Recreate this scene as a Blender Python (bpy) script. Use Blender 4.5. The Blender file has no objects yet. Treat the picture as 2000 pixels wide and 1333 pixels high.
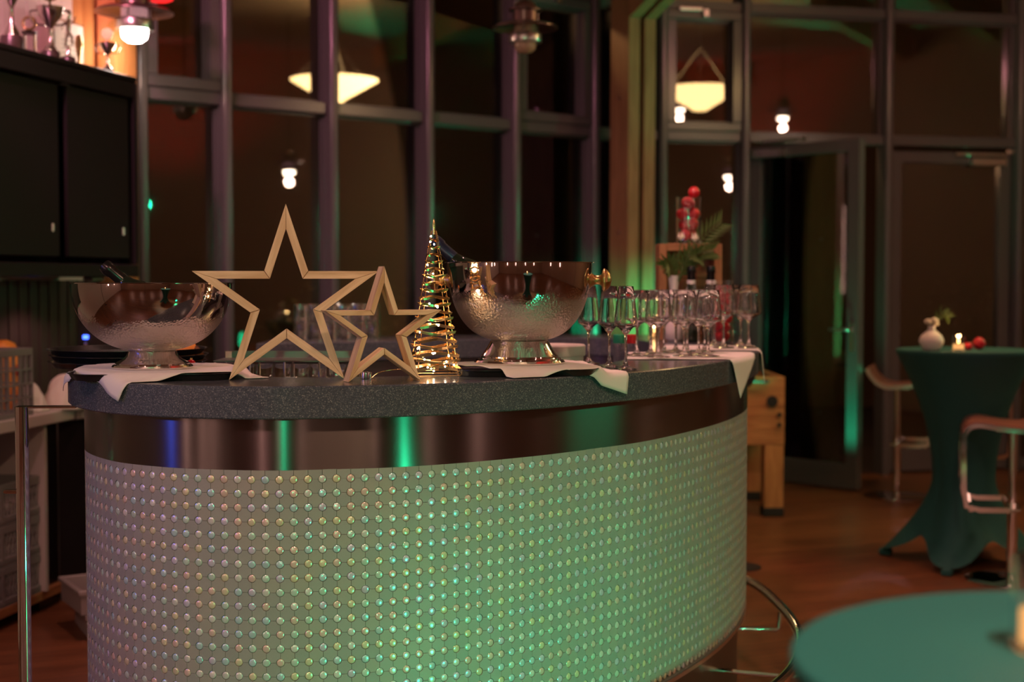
import bpy, bmesh, math, random
from mathutils import Vector, Matrix
random.seed(7)
R = math.radians
PI = math.pi
SC = bpy.context.scene
COL = SC.collection

# ------------------------------------------------------------------ camera
F_PX, PITCH, EYE = 2778.0, 0.042, 1.40
cam_d = bpy.data.cameras.new('camera')
cam_d.sensor_width = 36.0
cam_d.lens = 36.0 * F_PX / 2000.0
cam_d.clip_start = 0.05
cam_d.dof.use_dof = True
cam_d.dof.focus_distance = 3.5
cam_d.dof.aperture_fstop = 2.5
cam = bpy.data.objects.new('camera', cam_d)
cam.location = (0, 0, EYE)
cam.rotation_euler = (PI / 2 - PITCH, 0, 0)
COL.objects.link(cam)
SC.camera = cam

# ------------------------------------------------------------------ world, exposure
w = bpy.data.worlds.new('night')
w.use_nodes = True
w.node_tree.nodes['Background'].inputs[0].default_value = (0.0045, 0.004, 0.006, 1)
w.node_tree.nodes['Background'].inputs[1].default_value = 0.6
SC.world = w
SC.view_settings.view_transform = 'Standard'
SC.view_settings.look = 'None'
SC.view_settings.exposure = 0.0
SC.view_settings.gamma = 1.0
SC.view_settings.use_curve_mapping = False
SC.cycles.max_bounces = 20
SC.cycles.transmission_bounces = 16
SC.cycles.transparent_max_bounces = 24
SC.cycles.glossy_bounces = 6
SC.cycles.diffuse_bounces = 3
SC.cycles.sample_clamp_indirect = 12.0
SC.cycles.blur_glossy = 0.4

# ------------------------------------------------------------------ lights of the room
GREEN = (0.02, 1.0, 0.42)
WARM = (1.0, 0.56, 0.36)
PINK = (1.0, 0.42, 0.40)


def lamp(kind, loc, power, color, size=0.05, target=None, angle=60, blend=0.6, name='lamp_light'):
    d = bpy.data.lights.new(name, kind)
    d.energy = power
    d.color = color
    if kind == 'AREA':
        d.shape = 'DISK'
        d.size = size
    else:
        d.shadow_soft_size = size
    if kind == 'SPOT':
        d.spot_size = R(angle)
        d.spot_blend = blend
    o = bpy.data.objects.new(name, d)
    o.location = loc
    if target is not None:
        o.rotation_euler = (Vector(target) - Vector(loc)).to_track_quat('-Z', 'Y').to_euler()
    COL.objects.link(o)
    return o


# warm ceiling spots over the guests' side of the bar
lamp('SPOT', (-1.6, 0.2, 3.6), 140, PINK, .12, (-.8, 3.6, 1.1), 62)
lamp('SPOT', (0.7, 0.6, 3.6), 150, WARM, .12, (.1, 3.9, 1.1), 56)
lamp('SPOT', (0.2, 4.9, 3.6), 165, PINK, .10, (.45, 4.8, 1.0), 85)
lamp('SPOT', (-1.5, 5.2, 3.5), 60, PINK, .10, (-1.7, 5.5, .9), 85)
lamp('SPOT', (1.7, 7.2, 3.7), 85, (1.0, .40, .24), .12, (1.8, 6.9, 0), 80)
lamp('SPOT', (-2.2, 4.6, 3.5), 270, (1.0, .30, .45), .12, (-1.5, 8.2, 2.0), 58)
lamp('SPOT', (2.8, 6.4, 3.5), 60, (1.0, .34, .36), .12, (3.2, 10.4, 2.6), 80)
# green, blue and red party lights; one added white spot
lamp('SPOT', (-.40, -2.2, 2.0), 100, GREEN, .07, (-.15, 5.0, 1.10), 27)
lamp('SPOT', (.75, .2, 3.6), 420, (.95, .95, .72), .10, (.62, 1.25, 1.05), 30)  # added spot that brightens the foreground table top
lamp('SPOT', (1.22, 1.80, .14), 110, GREEN, .06, (.10, 3.62, .06), 68, 1.0)
lamp('SPOT', (4.6, 4.4, 2.2), 30, GREEN, .07, (.4, 5.0, 1.2), 60)
lamp('SPOT', (-3.28, 2.1, 1.7), 34, (.05, .12, 1.0), .06, (-.9, 3.5, 1.1), 60)
lamp('SPOT', (1.10, 7.0, .95), 560, GREEN, .05, (.86, 9.25, 1.0), 30, 1.0)
lamp('SPOT', (2.05, 9.1, .10), 30, GREEN, .05, (2.2, 9.45, .9), 80)
lamp('SPOT', (1.55, 7.9, .12), 90, GREEN, .05, (1.05, 8.9, 3.3), 40)
lamp('SPOT', (4.59, 7.43, 2.05), 50, GREEN, .06, (-.2, 8.6, 1.7), 80)
lamp('SPOT', (4.6, 6.4, 2.3), 130, GREEN, .06, (4.75, 7.3, 3.6), 75)
lamp('SPOT', (4.7, 3.8, 2.7), 75, (1.0, .03, .03), .08, (6.2, 4.0, 4.0), 95)
lamp('SPOT', (2.15, 9.95, .10), 22, GREEN, .05, (2.1, 9.75, 1.5), 95)
lamp('SPOT', (1.5, 3.0, 2.6), 120, (1.0, .03, .03), .08, (2.6, 3.6, 4.0), 90)


# ------------------------------------------------------------------ helpers
FW = Vector((0, math.cos(PITCH), -math.sin(PITCH)))
UP = Vector((0, math.sin(PITCH), math.cos(PITCH)))


def ray(x, y):
    return Vector((1, 0, 0)) * ((x - 1000) / F_PX) + UP * ((666.5 - y) / F_PX) + FW


def on_z(x, y, z):
    d = ray(x, y)
    return Vector((0, 0, EYE)) + d * ((z - EYE) / d.z)


def on_y(x, y, Y):
    d = ray(x, y)
    return Vector((0, 0, EYE)) + d * (Y / d.y)


def tag(o, label=None, cat=None, group=None, kind=None):
    if label: o['label'] = label
    if cat: o['category'] = cat
    if group: o['group'] = group
    if kind: o['kind'] = kind
    return o


def empty(name, loc=(0, 0, 0), rz=0.0, parent=None):
    o = bpy.data.objects.new(name, None)
    o.empty_display_size = .1
    COL.objects.link(o)
    o.location = loc
    o.rotation_euler = (0, 0, rz)
    o.parent = parent
    return o


def inst(name, me, parent=None, loc=(0, 0, 0), rot=(0, 0, 0), scale=None):
    o = bpy.data.objects.new(name, me)
    COL.objects.link(o)
    o.parent = parent
    o.location = loc
    o.rotation_euler = rot
    if scale: o.scale = scale
    return o


def copy_tree(o, parent=None):
    c = o.copy()
    COL.objects.link(c)
    c.parent = parent
    for ch in list(o.children):
        copy_tree(ch, c)
    return c


class MB:
    def __init__(s):
        s.v = []; s.f = []; s.m = []; s.cur = 0

    def add(s, vs, fs):
        b = len(s.v)
        s.v += [tuple(x) for x in vs]
        for f in fs:
            s.f.append([b + i for i in f]); s.m.append(s.cur)
        return s

    def box(s, c, d, rz=0.0, bev=0.0, mat=None):
        x, y, z = d[0] / 2, d[1] / 2, d[2] / 2
        if bev > 0:
            b = min(bev, x * .9, y * .9, z * .9)
            vs = []
            for sz, zz, inn in ((-1, -z, b), (-1, -z + b, 0), (1, z - b, 0), (1, z, b)):
                for (px, py) in ((-x, -y), (x, -y), (x, y), (-x, y)):
                    sx = 1 if px > 0 else -1; sy = 1 if py > 0 else -1
                    vs.append((px - sx * inn, py - sy * inn, zz))
            fs = [(3, 2, 1, 0), (12, 13, 14, 15)]
            for k in range(3):
                for i in range(4):
                    j = (i + 1) % 4
                    fs.append((k * 4 + i, k * 4 + j, k * 4 + 4 + j, k * 4 + 4 + i))
        else:
            vs = [(-x, -y, -z), (x, -y, -z), (x, y, -z), (-x, y, -z), (-x, -y, z), (x, -y, z), (x, y, z), (-x, y, z)]
            fs = [(3, 2, 1, 0), (4, 5, 6, 7), (0, 1, 5, 4), (1, 2, 6, 5), (2, 3, 7, 6), (3, 0, 4, 7)]
        M = Matrix.Translation(c) @ Matrix.Rotation(rz, 4, 'Z')
        if mat is not None: M = mat @ M
        return s.add([M @ Vector(q) for q in vs], fs)

    def tube(s, pts, r, seg=8, closed=False, caps=True, rz=None):
        pts = [Vector(p) for p in pts]
        n = len(pts)
        rs = r if isinstance(r, (list, tuple)) else [r] * n
        vs = []; fs = []
        ref = None
        for i, p in enumerate(pts):
            if closed:
                t = pts[(i + 1) % n] - pts[i - 1]
            else:
                t = pts[min(i + 1, n - 1)] - pts[max(i - 1, 0)]
            if t.length < 1e-9: t = Vector((0, 0, 1))
            t.normalize()
            if ref is None:
                ref = Vector((0, 0, 1)) if abs(t.z) < .9 else Vector((1, 0, 0))
            a = t.cross(ref)
            if a.length < 1e-6:
                a = t.cross(Vector((.31, .77, .2)))
            a.normalize()
            b = a.cross(t).normalized()
            ref = b
            for k in range(seg):
                th = 2 * PI * k / seg
                vs.append(p + (a * math.cos(th) + b * math.sin(th)) * rs[i])
        m = n if closed else n - 1
        for i in range(m):
            j = (i + 1) % n
            for k in range(seg):
                l = (k + 1) % seg
                fs.append((i * seg + k, i * seg + l, j * seg + l, j * seg + k))
        if caps and not closed:
            fs.append(tuple(range(seg - 1, -1, -1)))
            fs.append(tuple((n - 1) * seg + k for k in range(seg)))
        return s.add(vs, fs)

    def ribbon(s, pts, ups, wd, th):
        pts = [Vector(p) for p in pts]
        n = len(pts); vs = []; fs = []
        for i, p in enumerate(pts):
            t = (pts[min(i + 1, n - 1)] - pts[max(i - 1, 0)]).normalized()
            u = Vector(ups[i] if isinstance(ups, list) else ups)
            u = (u - t * u.dot(t)).normalized()
            a = t.cross(u)
            for (q, e) in ((-1, -1), (1, -1), (1, 1), (-1, 1)):
                vs.append(p + u * (q * wd / 2) + a * (e * th / 2))
        for i in range(n - 1):
            for k in range(4):
                l = (k + 1) % 4
                fs.append((i * 4 + k, i * 4 + l, i * 4 + 4 + l, i * 4 + 4 + k))
        fs.append((3, 2, 1, 0)); b = (n - 1) * 4; fs.append((b, b + 1, b + 2, b + 3))
        return s.add(vs, fs)

    def lathe(s, prof, seg=32, c=(0, 0, 0), axis='Z', mod=None):
        c = Vector(c); vs = []; fs = []; rings = []
        for (r, z) in prof:
            if r < 1e-6:
                rings.append([len(vs)]); vs.append((0, 0, z))
            else:
                ring = []
                for k in range(seg):
                    th = 2 * PI * k / seg
                    rr = r * (mod(th, r, z) if mod else 1)
                    ring.append(len(vs)); vs.append((rr * math.cos(th), rr * math.sin(th), z))
                rings.append(ring)
        for a, b in zip(rings[:-1], rings[1:]):
            for k in range(seg):
                l = (k + 1) % seg
                if len(a) == 1 and len(b) == 1: continue
                if len(a) == 1: fs.append((a[0], b[l], b[k]))
                elif len(b) == 1: fs.append((a[k], a[l], b[0]))
                else: fs.append((a[k], a[l], b[l], b[k]))
        if axis == 'X': vs = [(z, y, -x) for (x, y, z) in vs]
        elif axis == 'Y': vs = [(x, z, -y) for (x, y, z) in vs]
        return s.add([Vector(q) + c for q in vs], fs)

    def sphere(s, c, r, seg=16, ring=10, sz=1.0):
        return s.lathe([(r * math.sin(PI * i / ring) if 0 < i < ring else 0, -r * sz * math.cos(PI * i / ring)) for i in range(ring + 1)], seg, c)

    def prism(s, poly, z0, z1, cham=0.0):
        n = len(poly)
        if cham <= 0:
            vs = [(p[0], p[1], z0) for p in poly] + [(p[0], p[1], z1) for p in poly]
            fs = [tuple(range(n - 1, -1, -1)), tuple(range(n, 2 * n))]
            for i in range(n):
                j = (i + 1) % n
                fs.append((i, j, n + j, n + i))
            return s.add(vs, fs)
        off = offset_poly(poly, -cham)
        vs = [(p[0], p[1], z0) for p in off] + [(p[0], p[1], z0 + cham) for p in poly] + [(p[0], p[1], z1 - cham) for p in poly] + [(p[0], p[1], z1) for p in off]
        fs = [tuple(range(n - 1, -1, -1)), tuple(range(3 * n, 4 * n))]
        for k in range(3):
            for i in range(n):
                j = (i + 1) % n
                fs.append((k * n + i, k * n + j, k * n + n + j, k * n + n + i))
        return s.add(vs, fs)

    def mesh(s, name, mats, smooth=None):
        me = bpy.data.meshes.new(name)
        me.from_pydata(s.v, [], s.f)
        if not isinstance(mats, (list, tuple)): mats = [mats]
        for m in mats: me.materials.append(m)
        if len(mats) > 1:
            me.polygons.foreach_set('material_index', s.m)
        if smooth is not None:
            me.polygons.foreach_set('use_smooth', [True] * len(me.polygons))
            if smooth < 179:
                me.set_sharp_from_angle(angle=R(smooth))
        me.update()
        return me

    def obj(s, name, mats, parent=None, loc=(0, 0, 0), rot=(0, 0, 0), smooth=None):
        return inst(name, s.mesh(name, mats, smooth), parent, loc, rot)


def offset_poly(poly, d):
    """offset of a closed counter-clockwise polygon (d > 0 outwards)"""
    n = len(poly); out = []
    for i in range(n):
        a = Vector(poly[i - 1][:2]); b = Vector(poly[i][:2]); c = Vector(poly[(i + 1) % n][:2])
        t1 = (b - a); t2 = (c - b)
        if t1.length < 1e-9: t1 = t2
        if t2.length < 1e-9: t2 = t1
        t1.normalize(); t2.normalize()
        n1 = Vector((t1.y, -t1.x)); n2 = Vector((t2.y, -t2.x))
        m = (n1 + n2)
        if m.length < 1e-6: m = n1
        m.normalize()
        k = d / max(.4, m.dot(n1))
        out.append((b.x + m.x * k, b.y + m.y * k))
    return out


def catmull(pts, sub=10):
    pts = [Vector(p) for p in pts]
    out = []
    n = len(pts)
    for i in range(n - 1):
        p0 = pts[max(i - 1, 0)]; p1 = pts[i]; p2 = pts[i + 1]; p3 = pts[min(i + 2, n - 1)]
        for k in range(sub):
            t = k / sub
            out.append(.5 * ((2 * p1) + (p2 - p0) * t + (2 * p0 - 5 * p1 + 4 * p2 - p3) * t * t + (3 * p1 - p0 - 3 * p2 + p3) * t ** 3))
    out.append(pts[-1])
    return out


def resample(pts, step):
    out = [pts[0].copy()]; acc = 0.0
    for a, b in zip(pts[:-1], pts[1:]):
        L = (b - a).length
        while acc + L >= step:
            t = (step - acc) / L
            a = a + (b - a) * t
            out.append(a.copy()); L = (b - a).length; acc = 0.0
        acc += L
    return out


def smooth_pts(p, it=2):
    p = [q.copy() for q in p]
    for _ in range(it):
        q = [v.copy() for v in p]
        for i in range(1, len(p) - 1):
            q[i] = (p[i - 1] + 2 * p[i] + p[i + 1]) / 4
        p = q
    return p


# ------------------------------------------------------------------ materials
class N:
    def __init__(s, name):
        s.m = bpy.data.materials.new(name); s.m.use_nodes = True
        s.t = s.m.node_tree; s.b = s.t.nodes['Principled BSDF']; s.out = s.t.nodes['Material Output']

    def n(s, typ, **kw):
        nd = s.t.nodes.new(typ)
        for k, v in kw.items():
            if k in nd.inputs.keys() if isinstance(k, str) else False: nd.inputs[k].default_value = v
            else: setattr(nd, k, v)
        return nd

    def l(s, a, b): s.t.links.new(a, b)


def mat(name, col, rough=.5, metal=0.0, spec=None, emit=None, es=0.0, bump=None, coat=0.0, var=None, sheen=0.0):
    k = N(name); b = k.b
    b.inputs['Base Color'].default_value = (*col, 1)
    b.inputs['Roughness'].default_value = rough
    b.inputs['Metallic'].default_value = metal
    if spec is not None: b.inputs['Specular IOR Level'].default_value = spec
    if coat: b.inputs['Coat Weight'].default_value = coat
    if sheen: b.inputs['Sheen Weight'].default_value = sheen
    if emit:
        b.inputs['Emission Color'].default_value = (*emit, 1)
        b.inputs['Emission Strength'].default_value = es
    tc = k.n('ShaderNodeTexCoord')
    if var:
        nz = k.n('ShaderNodeTexNoise'); nz.inputs['Scale'].default_value = var[0]; nz.inputs['Detail'].default_value = 4
        k.l(tc.outputs['Object'], nz.inputs['Vector'])
        rp = k.n('ShaderNodeMix', data_type='RGBA')
        rp.inputs['A'].default_value = (*[c * (1 - var[1]) for c in col], 1)
        rp.inputs['B'].default_value = (*[min(1, c * (1 + var[1])) for c in col], 1)
        k.l(nz.outputs['Fac'], rp.inputs['Factor']); k.l(rp.outputs['Result'], b.inputs['Base Color'])
    if bump:
        nz = k.n('ShaderNodeTexNoise'); nz.inputs['Scale'].default_value = bump[0]; nz.inputs['Detail'].default_value = 3
        k.l(tc.outputs['Object'], nz.inputs['Vector'])
        bp = k.n('ShaderNodeBump'); bp.inputs['Strength'].default_value = bump[1]; bp.inputs['Distance'].default_value = .002
        k.l(nz.outputs['Fac'], bp.inputs['Height']); k.l(bp.outputs['Normal'], b.inputs['Normal'])
    return k.m


def wood(name, c1, c2, scale=(3, 40, 40), rough=.55):
    """grain runs along the object's X axis"""
    k = N(name); b = k.b
    tc = k.n('ShaderNodeTexCoord'); mp = k.n('ShaderNodeMapping')
    oi = k.n('ShaderNodeObjectInfo')
    ad = k.n('ShaderNodeVectorMath', operation='ADD')
    cm = k.n('ShaderNodeCombineXYZ'); ml = k.n('ShaderNodeMath', operation='MULTIPLY'); ml.inputs[1].default_value = 17.0
    k.l(oi.outputs['Random'], ml.inputs[0])
    for i in range(3): k.l(ml.outputs[0], cm.inputs[i])
    k.l(tc.outputs['Object'], ad.inputs[0]); k.l(cm.outputs[0], ad.inputs[1])
    mp.inputs['Scale'].default_value = scale
    k.l(ad.outputs[0], mp.inputs['Vector'])
    nz = k.n('ShaderNodeTexNoise'); nz.inputs['Scale'].default_value = 1.0; nz.inputs['Detail'].default_value = 5; nz.inputs['Distortion'].default_value = .6
    k.l(mp.outputs[0], nz.inputs['Vector'])
    rp = k.n('ShaderNodeValToRGB')
    rp.color_ramp.elements[0].position = .32; rp.color_ramp.elements[0].color = (*c1, 1)
    rp.color_ramp.elements[1].position = .68; rp.color_ramp.elements[1].color = (*c2, 1)
    k.l(nz.outputs['Fac'], rp.inputs['Fac']); k.l(rp.outputs['Color'], b.inputs['Base Color'])
    bp = k.n('ShaderNodeBump'); bp.inputs['Strength'].default_value = .15; bp.inputs['Distance'].default_value = .002
    k.l(nz.outputs['Fac'], bp.inputs['Height']); k.l(bp.outputs['Normal'], b.inputs['Normal'])
    b.inputs['Roughness'].default_value = rough
    return k.m


def glass(name, col=(1, 1, 1), ior=1.45, rough=0.0):
    k = N(name)
    b = k.b
    b.inputs['Base Color'].default_value = (*col, 1)
    b.inputs['Roughness'].default_value = rough
    b.inputs['Transmission Weight'].default_value = 1.0
    b.inputs['IOR'].default_value = ior
    return k.m


def pane_mat(name, ior=1.75, tint=(.92, .95, .93), rough=.015):
    """thin flat glazing: clear sheet with its Fresnel reflection"""
    k = N(name)
    k.t.nodes.remove(k.b)
    tr = k.n('ShaderNodeBsdfTransparent'); tr.inputs[0].default_value = (*tint, 1)
    gl = k.n('ShaderNodeBsdfGlossy'); gl.inputs['Roughness'].default_value = rough
    fr = k.n('ShaderNodeFresnel'); fr.inputs['IOR'].default_value = ior
    mx = k.n('ShaderNodeMixShader')
    k.l(fr.outputs[0], mx.inputs[0]); k.l(tr.outputs[0], mx.inputs[1]); k.l(gl.outputs[0], mx.inputs[2])
    k.l(mx.outputs[0], k.out.inputs['Surface'])
    return k.m


def emis(name, col, st):
    k = N(name)
    k.t.nodes.remove(k.b)
    e = k.n('ShaderNodeEmission'); e.inputs[0].default_value = (*col, 1); e.inputs[1].default_value = st
    k.l(e.outputs[0], k.out.inputs['Surface'])
    return k.m


def speckle_mat():
    k = N('speckled_stone'); b = k.b
    tc = k.n('ShaderNodeTexCoord')
    v = k.n('ShaderNodeTexVoronoi'); v.inputs['Scale'].default_value = 560
    k.l(tc.outputs['Object'], v.inputs['Vector'])
    n2 = k.n('ShaderNodeTexNoise'); n2.inputs['Scale'].default_value = 260; n2.inputs['Detail'].default_value = 2
    k.l(tc.outputs['Object'], n2.inputs['Vector'])
    sep = k.n('ShaderNodeSeparateColor'); k.l(v.outputs['Color'], sep.inputs[0])
    rp = k.n('ShaderNodeValToRGB')
    e = rp.color_ramp.elements
    e[0].position = 0.0; e[0].color = (.046, .056, .072, 1)
    e[1].position = .72; e[1].color = (.080, .098, .122, 1)
    q = e.new(.88); q.color = (.12, .13, .14, 1)
    q = e.new(1.0); q.color = (.26, .28, .28, 1)
    k.l(sep.outputs[0], rp.inputs[0]); k.l(rp.outputs[0], b.inputs['Base Color'])
    b.inputs['Roughness'].default_value = .16
    b.inputs['Specular IOR Level'].default_value = .6
    mr = k.n('ShaderNodeMapRange'); mr.inputs[3].default_value = .12; mr.inputs[4].default_value = .24
    k.l(n2.outputs['Fac'], mr.inputs[0]); k.l(mr.outputs[0], b.inputs['Roughness'])
    return k.m


def floor_mat():
    k = N('floor_boards'); b = k.b
    tc = k.n('ShaderNodeTexCoord'); mp = k.n('ShaderNodeMapping')
    mp.inputs['Rotation'].default_value = (0, 0, R(-22))
    k.l(tc.outputs['Object'], mp.inputs[0])
    br = k.n('ShaderNodeTexBrick')
    br.inputs['Scale'].default_value = 1.0
    br.inputs['Brick Width'].default_value = 1.4; br.inputs['Row Height'].default_value = .13
    br.inputs['Mortar Size'].default_value = .002
    br.inputs['Color1'].default_value = (.15, .058, .024, 1); br.inputs['Color2'].default_value = (.22, .088, .036, 1)
    br.inputs['Mortar'].default_value = (.06, .025, .012, 1)
    k.l(mp.outputs[0], br.inputs[0])
    mp2 = k.n('ShaderNodeMapping'); mp2.inputs['Scale'].default_value = (2.2, 22, 1)
    k.l(mp.outputs[0], mp2.inputs[0])
    nz = k.n('ShaderNodeTexNoise'); nz.inputs['Scale'].default_value = 1; nz.inputs['Detail'].default_value = 5; nz.inputs['Distortion'].default_value = 1.2
    k.l(mp2.outputs[0], nz.inputs[0])
    mx = k.n('ShaderNodeMix', data_type='RGBA', blend_type='MULTIPLY'); mx.inputs['Factor'].default_value = .7
    rp = k.n('ShaderNodeValToRGB'); rp.color_ramp.elements[0].position = .3; rp.color_ramp.elements[0].color = (.45, .4, .38, 1)
    rp.color_ramp.elements[1].position = .65; rp.color_ramp.elements[1].color = (1.1, 1.05, 1, 1)
    k.l(nz.outputs[0], rp.inputs[0]); k.l(br.outputs[0], mx.inputs['A']); k.l(rp.outputs[0], mx.inputs['B'])
    k.l(mx.outputs['Result'], b.inputs['Base Color'])
    b.inputs['Roughness'].default_value = .38
    return k.m


def brushed_mat():
    k = N('brushed_steel'); b = k.b
    b.inputs['Base Color'].default_value = (.21, .20, .195, 1)
    b.inputs['Metallic'].default_value = 1.0
    b.inputs['Roughness'].default_value = .26
    b.inputs['Anisotropic'].default_value = .95
    b.inputs['Anisotropic Rotation'].default_value = .25
    tg = k.n('ShaderNodeTangent'); tg.direction_type = 'UV_MAP'; tg.uv_map = 'UVMap'
    k.l(tg.outputs[0], b.inputs['Tangent'])
    return k.m


def chrome_frost(name, zlo, zhi, col=(.56, .51, .48)):
    """polished steel, misted with condensation below a wavy line"""
    k = N(name); b = k.b
    b.inputs['Metallic'].default_value = 1.0
    b.inputs['Base Color'].default_value = (*col, 1)
    tc = k.n('ShaderNodeTexCoord'); sp = k.n('ShaderNodeSeparateXYZ'); k.l(tc.outputs['Object'], sp.inputs[0])
    nz = k.n('ShaderNodeTexNoise'); nz.inputs['Scale'].default_value = 9; nz.inputs['Detail'].default_value = 4
    k.l(tc.outputs['Object'], nz.inputs['Vector'])
    ma = k.n('ShaderNodeMath', operation='MULTIPLY_ADD'); ma.inputs[1].default_value = .09; k.l(nz.outputs[0], ma.inputs[0]); k.l(sp.outputs[2], ma.inputs[2])
    mr = k.n('ShaderNodeMapRange'); mr.inputs[1].default_value = zlo + .045; mr.inputs[2].default_value = zhi + .045
    mr.inputs[3].default_value = 1.0; mr.inputs[4].default_value = 0.0
    k.l(ma.outputs[0], mr.inputs[0])
    dr = k.n('ShaderNodeTexVoronoi'); dr.inputs['Scale'].default_value = 170
    k.l(tc.outputs['Object'], dr.inputs['Vector'])
    n3 = k.n('ShaderNodeTexNoise'); n3.inputs['Scale'].default_value = 90; n3.inputs['Detail'].default_value = 3
    mp = k.n('ShaderNodeMapping'); mp.inputs['Scale'].default_value = (1, 1, .5)
    k.l(tc.outputs['Object'], mp.inputs[0]); k.l(mp.outputs[0], n3.inputs['Vector'])
    r2 = k.n('ShaderNodeMath', operation='MULTIPLY_ADD'); r2.inputs[1].default_value = .38; r2.inputs[2].default_value = .045
    k.l(mr.outputs[0], r2.inputs[0]); k.l(r2.outputs[0], b.inputs['Roughness'])
    sm = k.n('ShaderNodeMath', operation='MULTIPLY'); sm.inputs[1].default_value = .7
    k.l(mr.outputs[0], sm.inputs[0])
    bp = k.n('ShaderNodeBump'); bp.inputs['Distance'].default_value = .0022
    ad = k.n('ShaderNodeMath', operation='ADD'); k.l(dr.outputs[0], ad.inputs[0]); k.l(n3.outputs[0], ad.inputs[1])
    k.l(ad.outputs[0], bp.inputs['Height']); k.l(sm.outputs[0], bp.inputs['Strength']); k.l(bp.outputs[0], b.inputs['Normal'])
    return k.m


M = {}
M['stone'] = speckle_mat()
M['floor'] = floor_mat()
M['brushed'] = brushed_mat()
M['tile'] = [mat('tile_cream', (.34, .327, .305), .55, var=(30, .06)), mat('tile_grey', (.318, .31, .292), .55, var=(30, .06)), mat('tile_warm', (.355, .328, .292), .55, var=(30, .06))]
M['disc'] = [mat('disc_' + n, c, .22, metal=.35, coat=.5) for n, c in (('mint', (.68, .88, .78)), ('rose', (.92, .70, .62)), ('lilac', (.76, .72, .90)), ('straw', (.90, .83, .58)), ('aqua', (.60, .82, .88)), ('silver', (.88, .88, .85)))]
M['grout'] = mat('dark_grout', (.20, .19, .175), .7)
M['plinth'] = mat('dark_steel_plinth', (.20, .19, .18), .35, metal=1.0)
M['chrome'] = mat('chrome', (.80, .77, .74), .06, metal=1.0)
M['satin'] = mat('satin_steel', (.62, .60, .58), .28, metal=1.0)
M['frostL'] = chrome_frost('misted_steel_low', .105, .135)
M['frostR'] = chrome_frost('misted_steel_high', .155, .195)
M['brass'] = mat('aged_brass', (.62, .42, .17), .30, metal=1.0)
M['gold'] = mat('gold_wire', (.95, .66, .30), .16, metal=1.0)
M['pine'] = wood('raw_pine', (.56, .37, .18), (.84, .66, .40), (5, 48, 48))
M['pine_red'] = wood('beech_planks', (.36, .14, .045), (.54, .25, .085), (4, 45, 45))
M['glulam'] = wood('glulam', (.30, .15, .07), (.44, .24, .11), (8, 60, 60))
M['glulam_up'] = wood('glulam_upright', (.22, .12, .05), (.34, .20, .09), (40, 40, 4))
M['crate_wood'] = wood('crate_wood', (.24, .10, .035), (.40, .19, .07), (4, 40, 40))
M['board'] = wood('honey_boards', (.50, .22, .07), (.62, .31, .11), (30, 30, 2))
M['white_board'] = mat('white_boards', (.70, .63, .58), .6)
M['black'] = mat('black_lacquer', (.012, .011, .011), .32)
M['black_matte'] = mat('black_matte', (.012, .012, .012), .6)
M['black_plastic'] = mat('black_plastic', (.014, .014, .015), .22)
M['linen'] = mat('white_linen', (.78, .74, .70), .85, bump=(600, .25), sheen=.2)
M['frame'] = mat('grey_window_frame', (.095, .090, .095), .20)
M['pane'] = pane_mat('window_glass')
M['glass'] = glass('clear_glass', ior=1.55, rough=.02)
M['glass_thin'] = glass('jar_glass', ior=1.4, rough=.03)
M['green_glass'] = mat('dark_bottle_glass', (.008, .018, .010), .06, coat=.5)
M['foil_blue'] = mat('dark_blue_foil', (.03, .05, .10), .28, metal=.8)
M['foil_black'] = mat('black_foil', (.02, .02, .02), .25, metal=.6)
M['cover'] = mat('petrol_stretch_cloth', (.006, .082, .072), .75)
M['white_cer'] = mat('white_ceramic', (.74, .70, .66), .35)
M['red_ball'] = mat('red_bauble', (.55, .008, .02), .10, coat=1.0)
M['red_ball_m'] = mat('red_satin_bauble', (.50, .01, .025), .32)
M['leaf'] = mat('palm_green', (.10, .16, .04), .5)
M['flower'] = mat('cream_petal', (.80, .74, .58), .6)
M['white_plastic'] = mat('white_plastic', (.70, .66, .60), .45)
M['grey_plastic'] = mat('grey_plastic_crate', (.20, .205, .20), .5)
M['box_grey'] = mat('pale_grey_box', (.34, .32, .30), .5)
M['light_grey'] = mat('pale_worktop', (.48, .45, .43), .35)
M['rubber'] = mat('rubber', (.01, .01, .01), .7)
M['paper'] = mat('paper', (.72, .66, .60), .7)
M['dark_text'] = mat('print_black', (.03, .03, .03), .6)
M['orange'] = mat('orange_bag', (.80, .30, .05), .5)
M['bulb'] = emis('led_bulb', (1.0, .80, .58), 60)
M['flame'] = emis('flame', (1.0, .50, .15), 8)
M['wax_glow'] = emis('glowing_wax', (1.0, .45, .14), 1.1)
M['lamp_on'] = emis('lit_lamp_glass', (1.0, .82, .72), 30)
M['lamp_far'] = emis('lit_lamp_far', (1.0, .72, .52), 55)
M['uplight'] = emis('lit_bowl', (1.0, .60, .24), 17)
M['green_led'] = emis('green_led', (.02, 1.0, .42), 4)
M['blue_led'] = emis('blue_led', (.05, .12, 1.0), 6)
M['ceiling'] = mat('pale_ceiling', (.40, .31, .25), .8)
M['wall'] = mat('room_wall', (.34, .22, .15), .8, var=(2, .1))
M['dark_wall'] = mat('dark_backsplash', (.10, .085, .08), .35, metal=.5)
M['earth'] = mat('garden_soil', (.05, .035, .02), .9)
M['twig'] = mat('twig', (.12, .07, .03), .8)
M['garden_leaf'] = mat('garden_leaf', (.16, .11, .03), .7)

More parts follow.
